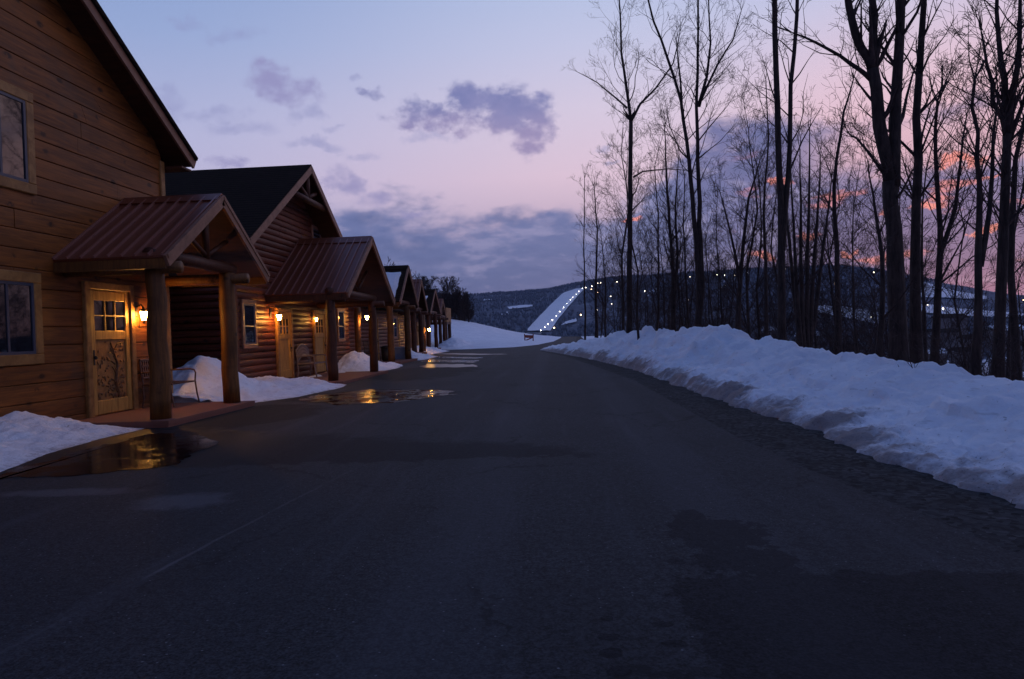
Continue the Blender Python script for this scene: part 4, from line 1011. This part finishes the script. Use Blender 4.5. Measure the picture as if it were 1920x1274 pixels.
T.stem(P3(Y, (1388, 540), (1372, 440), (1350, 360)), .07, .015, 7, .15, 11, 2.0, 3, flare=False, dens=.7)
T.make('bare_tree', at(1385, 645, Y), 'low branching tree with leaning limbs between the twin stems and the straight dark tree', GT)
T = Tree(26); Y = 24
T.stem(P3(Y, (1437, 655), (1436, 540), (1432, 400), (1440, 260), (1436, 150)), .075, .015, 7, .35, 14, 1.4, 3, dens=.7)
T.make('bare_tree', at(1437, 650, Y), 'crooked thin tree with a twisted top left of the straight dark tree', GT)
T = Tree(27); Y = 13.8
T.stem(P3(Y, (1647, 700), (1652, 600), (1655, 480), (1640, 400), (1630, 330)), .07, .015, 7, .3, 13, 1.3, 3, dens=.8)
T.make('bare_tree', at(1647, 690, Y), 'small leaning tree pressed against the left side of the giant trunk', GT)
# understory and stand on the slope behind: five grown forms, copied and turned
protos = []
for k, (h, r_, nb, bl, sp) in enumerate([(9, .07, 34, 2.0, .7), (11, .09, 36, 2.4, .75), (7.5, .055, 32, 1.7, .8), (12.5, .11, 38, 2.6, .65), (10, .07, 36, 1.6, .5), (8.5, .08, 36, 2.3, .9)]):
    T = Tree(40+k); T.fat = .0048; rr = T.r; pts = [(0, 0, -.5)]
    for j in range(1, 6): pts.append((rr.gauss(0, .13)*j*.5, rr.gauss(0, .13)*j*.5, h*j/5))
    T.stem(pts, r_*.85, .006, 7, .26, nb, bl, 3, dens=1.0, spread=sp)
    if k % 2 == 0: T.stem([(0, 0, 1.5), (.5, .1, h*.4), (.9, .3, h*.75)], r_*.6, .012, 6, .3, 12, bl*.8, 3, dens=.72, flare=False)
    protos.append((T.make('bare_tree', (0, 0, 0), 'thin bare tree in the crowded stand on the slope behind the snowbank', 'thin trees crowded behind the snowbank'), h))
used = set()
rr = random.Random(77)
def plant(px, Y, scale=1.0, z=None, label=None, group=None, k=None, zoff=0.0):
    k = rr.randrange(len(protos)) if k is None else k
    p, h = protos[k]
    o = p if k not in used else copy_tree(p)
    used.add(k)
    q = at(px, 640, Y); zz = (terrain(q.x, Y) if z is None else z)-.1+zoff
    s_ = scale*rr.uniform(.88, 1.12)
    o.location = (q.x, Y, zz); o.scale = (s_, s_, s_); o.rotation_euler = (rr.gauss(0, .03), rr.gauss(0, .03), rr.uniform(0, 6.283))
    if label: o['label'] = label
    if group: o['group'] = group
    return o
for px in list(range(1120, 1480, 7)):
    plant(px+rr.uniform(-7, 7), rr.uniform(36, 66), rr.uniform(.75, 1.05))
for px in list(range(1205, 1660, 20)):
    plant(px+rr.uniform(-9, 9), rr.uniform(26, 34), .85)
for px in list(range(1470, 1700, 13))+list(range(1705, 1960, 20)):
    plant(px+rr.uniform(-12, 12), rr.uniform(22, 44), rr.uniform(.85, 1.15))
for px in (1610, 1735):
    plant(px+rr.uniform(-8, 8), rr.uniform(16, 20), .85)
for (x, y) in [(9, 9), (10.5, 7.5), (9.5, 11.5), (12, 9.5), (11, 5.5), (13, 7), (14, 11), (9.8, 3.5), (12.5, 3), (15, 5), (16, 9), (10.6, 10.3)]:
    o = plant(1900, 12, 1.05); o.location = (x, y, terrain(x, y)-.1)
# low brush at the foot of the stand
def brush(px, py, Y, label):
    T = Tree(int(px)); 
    b = at(px, py, Y)
    for j in range(16):
        a = T.r.uniform(0, 6.283); T.grow(b+Vector((T.r.gauss(0, .35), T.r.gauss(0, .35), -.3)), Vector((math.cos(a)*.6, math.sin(a)*.6, 1)), T.r.uniform(.9, 1.9), .014, 1, 3, .05, 1.0, .2)
    o = T.c.build('shrub', M['twig']); tag(o, label, 'shrub')
brush(1620, 668, 17, 'dark tangled shrub in the snow just left of the giant trunk')
brush(1790, 720, 12.5, 'low bare shrub sticking out of the snow left of the thin forked tree')
brush(1860, 740, 10.5, 'small bare shrub in front of the heavy tree at the right edge')
# trees behind the cabins and beyond the field
GB = 'bare trees beyond the cabins'
fars = []
for k, (h, nb, bl) in enumerate([(8.5, 46, 2.9), (7.2, 42, 2.4), (9.0, 34, 2.2)]):
    T = Tree(70+k); T.fat = .022
    T.stem([(0, 0, -.5), (.1, 0, h*.3), (.0, .1, h*.62), (.1, 0, h*.74)], .16, .03, 7, .16, nb, bl, 2, dens=1.3, spread=1.0, up=.2)
    fars.append((T.make('bare_tree', (0, 0, 0), 'bare tree in the dark stand rising behind the cabin roofs', GB), h)); used_far = set()
def plant_far(px, Y, s_, k, lab):
    p, h = fars[k]; o = p if k not in used_far else copy_tree(p); used_far.add(k)
    q = at(px, 640, Y); o.location = (q.x, Y, terrain(q.x, Y)-.2); o.scale = (s_, s_, s_); o.rotation_euler = (0, 0, rr.uniform(0, 6.28)); o['label'] = lab
for px, Y, s_, lab in [(846, 118, 1.05, 'largest rounded bare tree beyond the far end of the cabins'), (880, 125, .78, 'smaller bare tree right of the largest rounded one beyond the cabins'), (826, 112, .8, None), (862, 135, .75, None), (806, 105, .9, None),
                       (790, 100, .95, None), (770, 95, 1.0, None), (742, 80, 1.0, None), (722, 72, 1.15, None), (706, 70, 1.1, None), (838, 140, .9, None), (872, 150, .8, None), (855, 122, .8, None)]:
    for _ in range(2 if px > 800 else 1):
        plant_far(px+(rr.uniform(-9, 9) if _ else 0), Y+rr.uniform(-4, 4), s_, 0 if px == 846 and _ == 0 else rr.choice((0, 1)) if px > 800 else 2, lab if _ == 0 and lab else 'bare tree in the dark stand rising behind the cabin roofs')
for px, Y in ((846, 66),):
    T = Tree(99); b = at(px, 642, Y); b.z = terrain(b.x, Y)-.1
    T.stem([b, b+Vector((.02, 0, 1.1)), b+Vector((-.03, 0, 2.0))], .03, .008, 6, .4, 7, .5, 1, dens=.6)
    T.make('sapling', b, 'tiny thin sapling in the snow right of the far balcony', None)

# ------------------------------------------------------------------ sky, sun
w = bpy.data.worlds.new('World'); S.world = w; w.use_nodes = True
t = NT(w.node_tree); bg = w.node_tree.nodes['Background']
dv = t.new('ShaderNodeTexCoord').outputs['Generated']; d3 = t.sep(dv)
az = t.m('ARCTAN2', d3[0], d3[1]); el = t.m('ARCSINE', t.m('MAXIMUM', t.m('MINIMUM', d3[2], 1.0), -1.0))
def dirof(px, py):
    r = ray(px, py); return math.atan2(r[0], r[1]), math.atan2(r[2], math.hypot(r[0], r[1]))
e = t.m('DIVIDE', el, 1.6)
stops_r = [(0.0, (.18, .21, .42)), (.09, (.54, .40, .54)), (.135, (.74, .55, .68)), (.19, (.68, .59, .75)), (.24, (.56, .57, .78)), (.30, (.43, .52, .77)), (.40, (.19, .27, .56)), (.65, (.080, .140, .40)), (1, (.064, .115, .34))]
stops_l = [(0.0, (.11, .17, .39)), (.07, (.28, .31, .57)), (.12, (.49, .46, .68)), (.17, (.44, .46, .70)), (.24, (.30, .39, .66)), (.30, (.23, .33, .61)), (.40, (.13, .22, .49)), (.65, (.072, .128, .37)), (1, (.064, .115, .33))]
base = t.mix(t.step(az, -.62, .12), t.ramp(e, stops_l), t.ramp(e, stops_r))
# afterglow to the right of the view
gl = t.m('MULTIPLY', t.step(az, .10, .50), t.m('MULTIPLY', t.step(el, .02, .12), t.step(el, .46, .20)))
base = t.mix(t.m('MULTIPLY', gl, .50), base, (.90, .46, .50))
far = t.step(t.m('ABSOLUTE', t.m('SUBTRACT', az, .45)), 1.0, 2.3)
base = t.mix(t.m('MULTIPLY', far, .8), base, (.06, .105, .30))
# clouds
pv = t.comb(az, t.m('MULTIPLY', el, 2.2), 0.0)
n1 = t.noise(pv, 5.5, 7, .58, .15); n2 = t.noise(t.comb(az, t.m('MULTIPLY', el, 4.5), 3.7), 6.0, 6, .6, .2); n3 = t.noise(t.comb(az, t.m('MULTIPLY', el, 2.0), 9.1), 16.0, 5, .6)
shape = t.m('ADD', t.m('MULTIPLY', t.m('SUBTRACT', n1, .5), 1.0), t.m('MULTIPLY', t.m('SUBTRACT', n3, .5), .35))
top = t.m('ADD', .172, t.m('ADD', t.m('MULTIPLY', t.step(az, .08, .22), .085), t.m('MULTIPLY', t.step(az, -.12, -.45), .03)))
band = t.step(t.m('ADD', t.m('DIVIDE', t.m('SUBTRACT', top, el), .055), t.m('MULTIPLY', shape, 3.4)), -.25, .55)
low = t.ramp(t.m('DIVIDE', el, .28), [(0, (.075, .108, .265)), (.3, (.098, .135, .32)), (.65, (.13, .165, .375)), (1, (.18, .185, .40))])
ccol = t.mix(t.m('MULTIPLY', t.step(n2, .48, .70), .5), low, (.26, .26, .48))
ccol = t.mix(t.m('MULTIPLY', t.step(az, .08, .30), .75), ccol, (.098, .115, .29))
n5 = t.noise(t.comb(az, t.m('MULTIPLY', el, 3.0), 1.9), 14.0, 5, .6)
ccol = t.mix(t.m('MULTIPLY', t.step(n5, .52, .68), .55), ccol, (.33, .31, .52)); ccol = t.mix(t.m('MULTIPLY', t.step(n5, .50, .34), .6), ccol, (.08, .115, .29))
lift = t.m('MULTIPLY', t.step(az, .30, .42), t.m('MULTIPLY', t.step(t.m('ADD', el, t.m('MULTIPLY', shape, .09)), .165, .195), t.step(t.m('ADD', el, t.m('MULTIPLY', shape, .06)), .26, .225)))
band = t.m('MULTIPLY', band, t.m('SUBTRACT', 1.0, t.m('MULTIPLY', lift, .85)))
sky = t.mix(t.m('MULTIPLY', band, .96), base, ccol)
# glowing gaps low on the right
st = t.noise(t.comb(az, t.m('MULTIPLY', el, 3.4), 5.3), 8.5, 5, .6, .1)
gap = t.m('MULTIPLY', t.step(st, .575, .66), t.m('MULTIPLY', t.step(az, .20, .30), t.m('MULTIPLY', t.step(el, .03, .08), t.step(el, .25, .17))))
wn = t.new('ShaderNodeTexNoise'); t.put(wn.inputs['Vector'], t.comb(az, el, 2.2)); wn.inputs['Scale'].default_value = 17; wn.inputs['Detail'].default_value = 6; wn.inputs['Roughness'].default_value = .6
wc = t.sep(wn.outputs['Color'])
azw = t.m('ADD', az, t.m('MULTIPLY', t.m('SUBTRACT', wc[0], .5), .085)); elw = t.m('ADD', el, t.m('MULTIPLY', t.m('SUBTRACT', wc[1], .5), .06))
n4 = t.noise(t.comb(az, t.m('MULTIPLY', el, 1.4), 4.4), 34.0, 5, .6)
def puff(lst, k=1.5, lo=.0, hi=.5):
    o = None
    for px, py, rx, ry_ in lst:
        a0, e0 = dirof(px, py); a1, _ = dirof(px+rx, py); _, e1_ = dirof(px, py-ry_)
        dx = t.m('DIVIDE', t.m('SUBTRACT', azw, a0), abs(a1-a0)); dy = t.m('DIVIDE', t.m('SUBTRACT', elw, e0), abs(e1_-e0))
        v = t.m('SUBTRACT', 1.0, t.m('ADD', t.m('MULTIPLY', dx, dx), t.m('MULTIPLY', dy, dy)))
        o = v if o is None else t.m('MAXIMUM', o, v)
    return t.step(t.m('ADD', t.m('MAXIMUM', o, -2.5), t.m('ADD', t.m('MULTIPLY', shape, k), t.m('MULTIPLY', t.m('SUBTRACT', n4, .5), k*.9))), lo, hi)
glow = puff([(1745, 385, 50, 14), (1800, 302, 90, 11), (1850, 332, 60, 8), (1420, 480, 26, 9), (1510, 445, 26, 8), (1655, 405, 18, 12), (1585, 470, 16, 7), (1850, 440, 40, 7), (1460, 345, 30, 8), (1180, 405, 30, 8)], 2.2, .0, .8)
sky = t.mix(t.m('MULTIPLY', t.m('MAXIMUM', t.m('MULTIPLY', gap, .75), glow), .95), sky, (.90, .29, .26))
big = puff([(890, 188, 58, 46), (955, 195, 80, 52), (1000, 218, 52, 52), (982, 262, 48, 42), (850, 228, 62, 28), (785, 215, 56, 34), (712, 180, 36, 16), (940, 235, 60, 40)], 3.2, -.15, 1.15)
sky = t.mix(t.m('MULTIPLY', big, .94), sky, t.mix(t.m('MULTIPLY', t.step(t.m('ADD', el, t.m('MULTIPLY', shape, .12)), .335, .255), .75), t.mix(t.step(n3, .35, .7), (.165, .185, .42), (.235, .235, .47)), (.37, .28, .48)))
small = puff([(518, 162, 66, 46), (630, 330, 40, 30), (645, 345, 40, 30), (690, 378, 46, 24), (425, 300, 44, 16), (770, 397, 50, 9)], 2.8, -.1, 1.3)
sky = t.mix(t.m('MULTIPLY', small, .80), sky, (.28, .26, .50))
wisp = puff([(310, 190, 60, 30), (445, 240, 70, 18), (440, 66, 70, 18), (355, 44, 50, 12), (1140, 272, 24, 6), (1145, 300, 22, 5), (580, 275, 60, 10), (680, 290, 40, 8), (670, 150, 20, 10), (400, 215, 90, 14), (560, 215, 40, 20), (800, 260, 60, 14), (620, 250, 26, 10)], 3.2, -.1, 1.6)
sky = t.mix(t.m('MULTIPLY', wisp, .55), sky, (.26, .27, .52))
# below the horizon: dim ground glow
sky = t.mix(t.step(el, -.01, -.06), sky, (.05, .055, .10))
ns = t.new('ShaderNodeTexSky', sky_type='NISHITA', sun_disc=False)
SUN_EL, SUN_AZ = rad(2.0), rad(32)
ns.sun_elevation = rad(0.5); ns.sun_rotation = SUN_AZ
nsc = t.mix(1.0, ns.outputs[0], (.02, .02, .02), 'MULTIPLY')
tot = t.mix(1.0, sky, nsc, 'ADD')
t.put(bg.inputs['Color'], tot); bg.inputs['Strength'].default_value = 1.0
sl = bpy.data.lights.new('sun', 'SUN'); sl.energy = .05; sl.angle = rad(25); sl.color = (1, .62, .55)
so = bpy.data.objects.new('sun', sl); COL.objects.link(so)
so.rotation_euler = Vector((-math.sin(SUN_AZ)*math.cos(rad(9)), -math.cos(SUN_AZ)*math.cos(rad(9)), -math.sin(rad(9)))).to_track_quat('-Z', 'Y').to_euler()

# ------------------------------------------------------------------ evening haze over the valley
hm = bpy.data.materials.new('haze'); hm.use_nodes = True
nt = hm.node_tree; nt.nodes.remove(nt.nodes['Principled BSDF'])
pvn = nt.nodes.new('ShaderNodeVolumePrincipled'); pvn.inputs['Color'].default_value = (.55, .70, 1, 1)
pvn.inputs['Density'].default_value = .00007; pvn.inputs['Anisotropy'].default_value = .2
nt.links.new(pvn.outputs[0], nt.nodes['Material Output'].inputs['Volume'])
hb = MB(); hb.box((-2600, -700, -90), (2600, 2600, 240)); ho = hb.build('haze', hm); ho['kind'] = 'stuff'
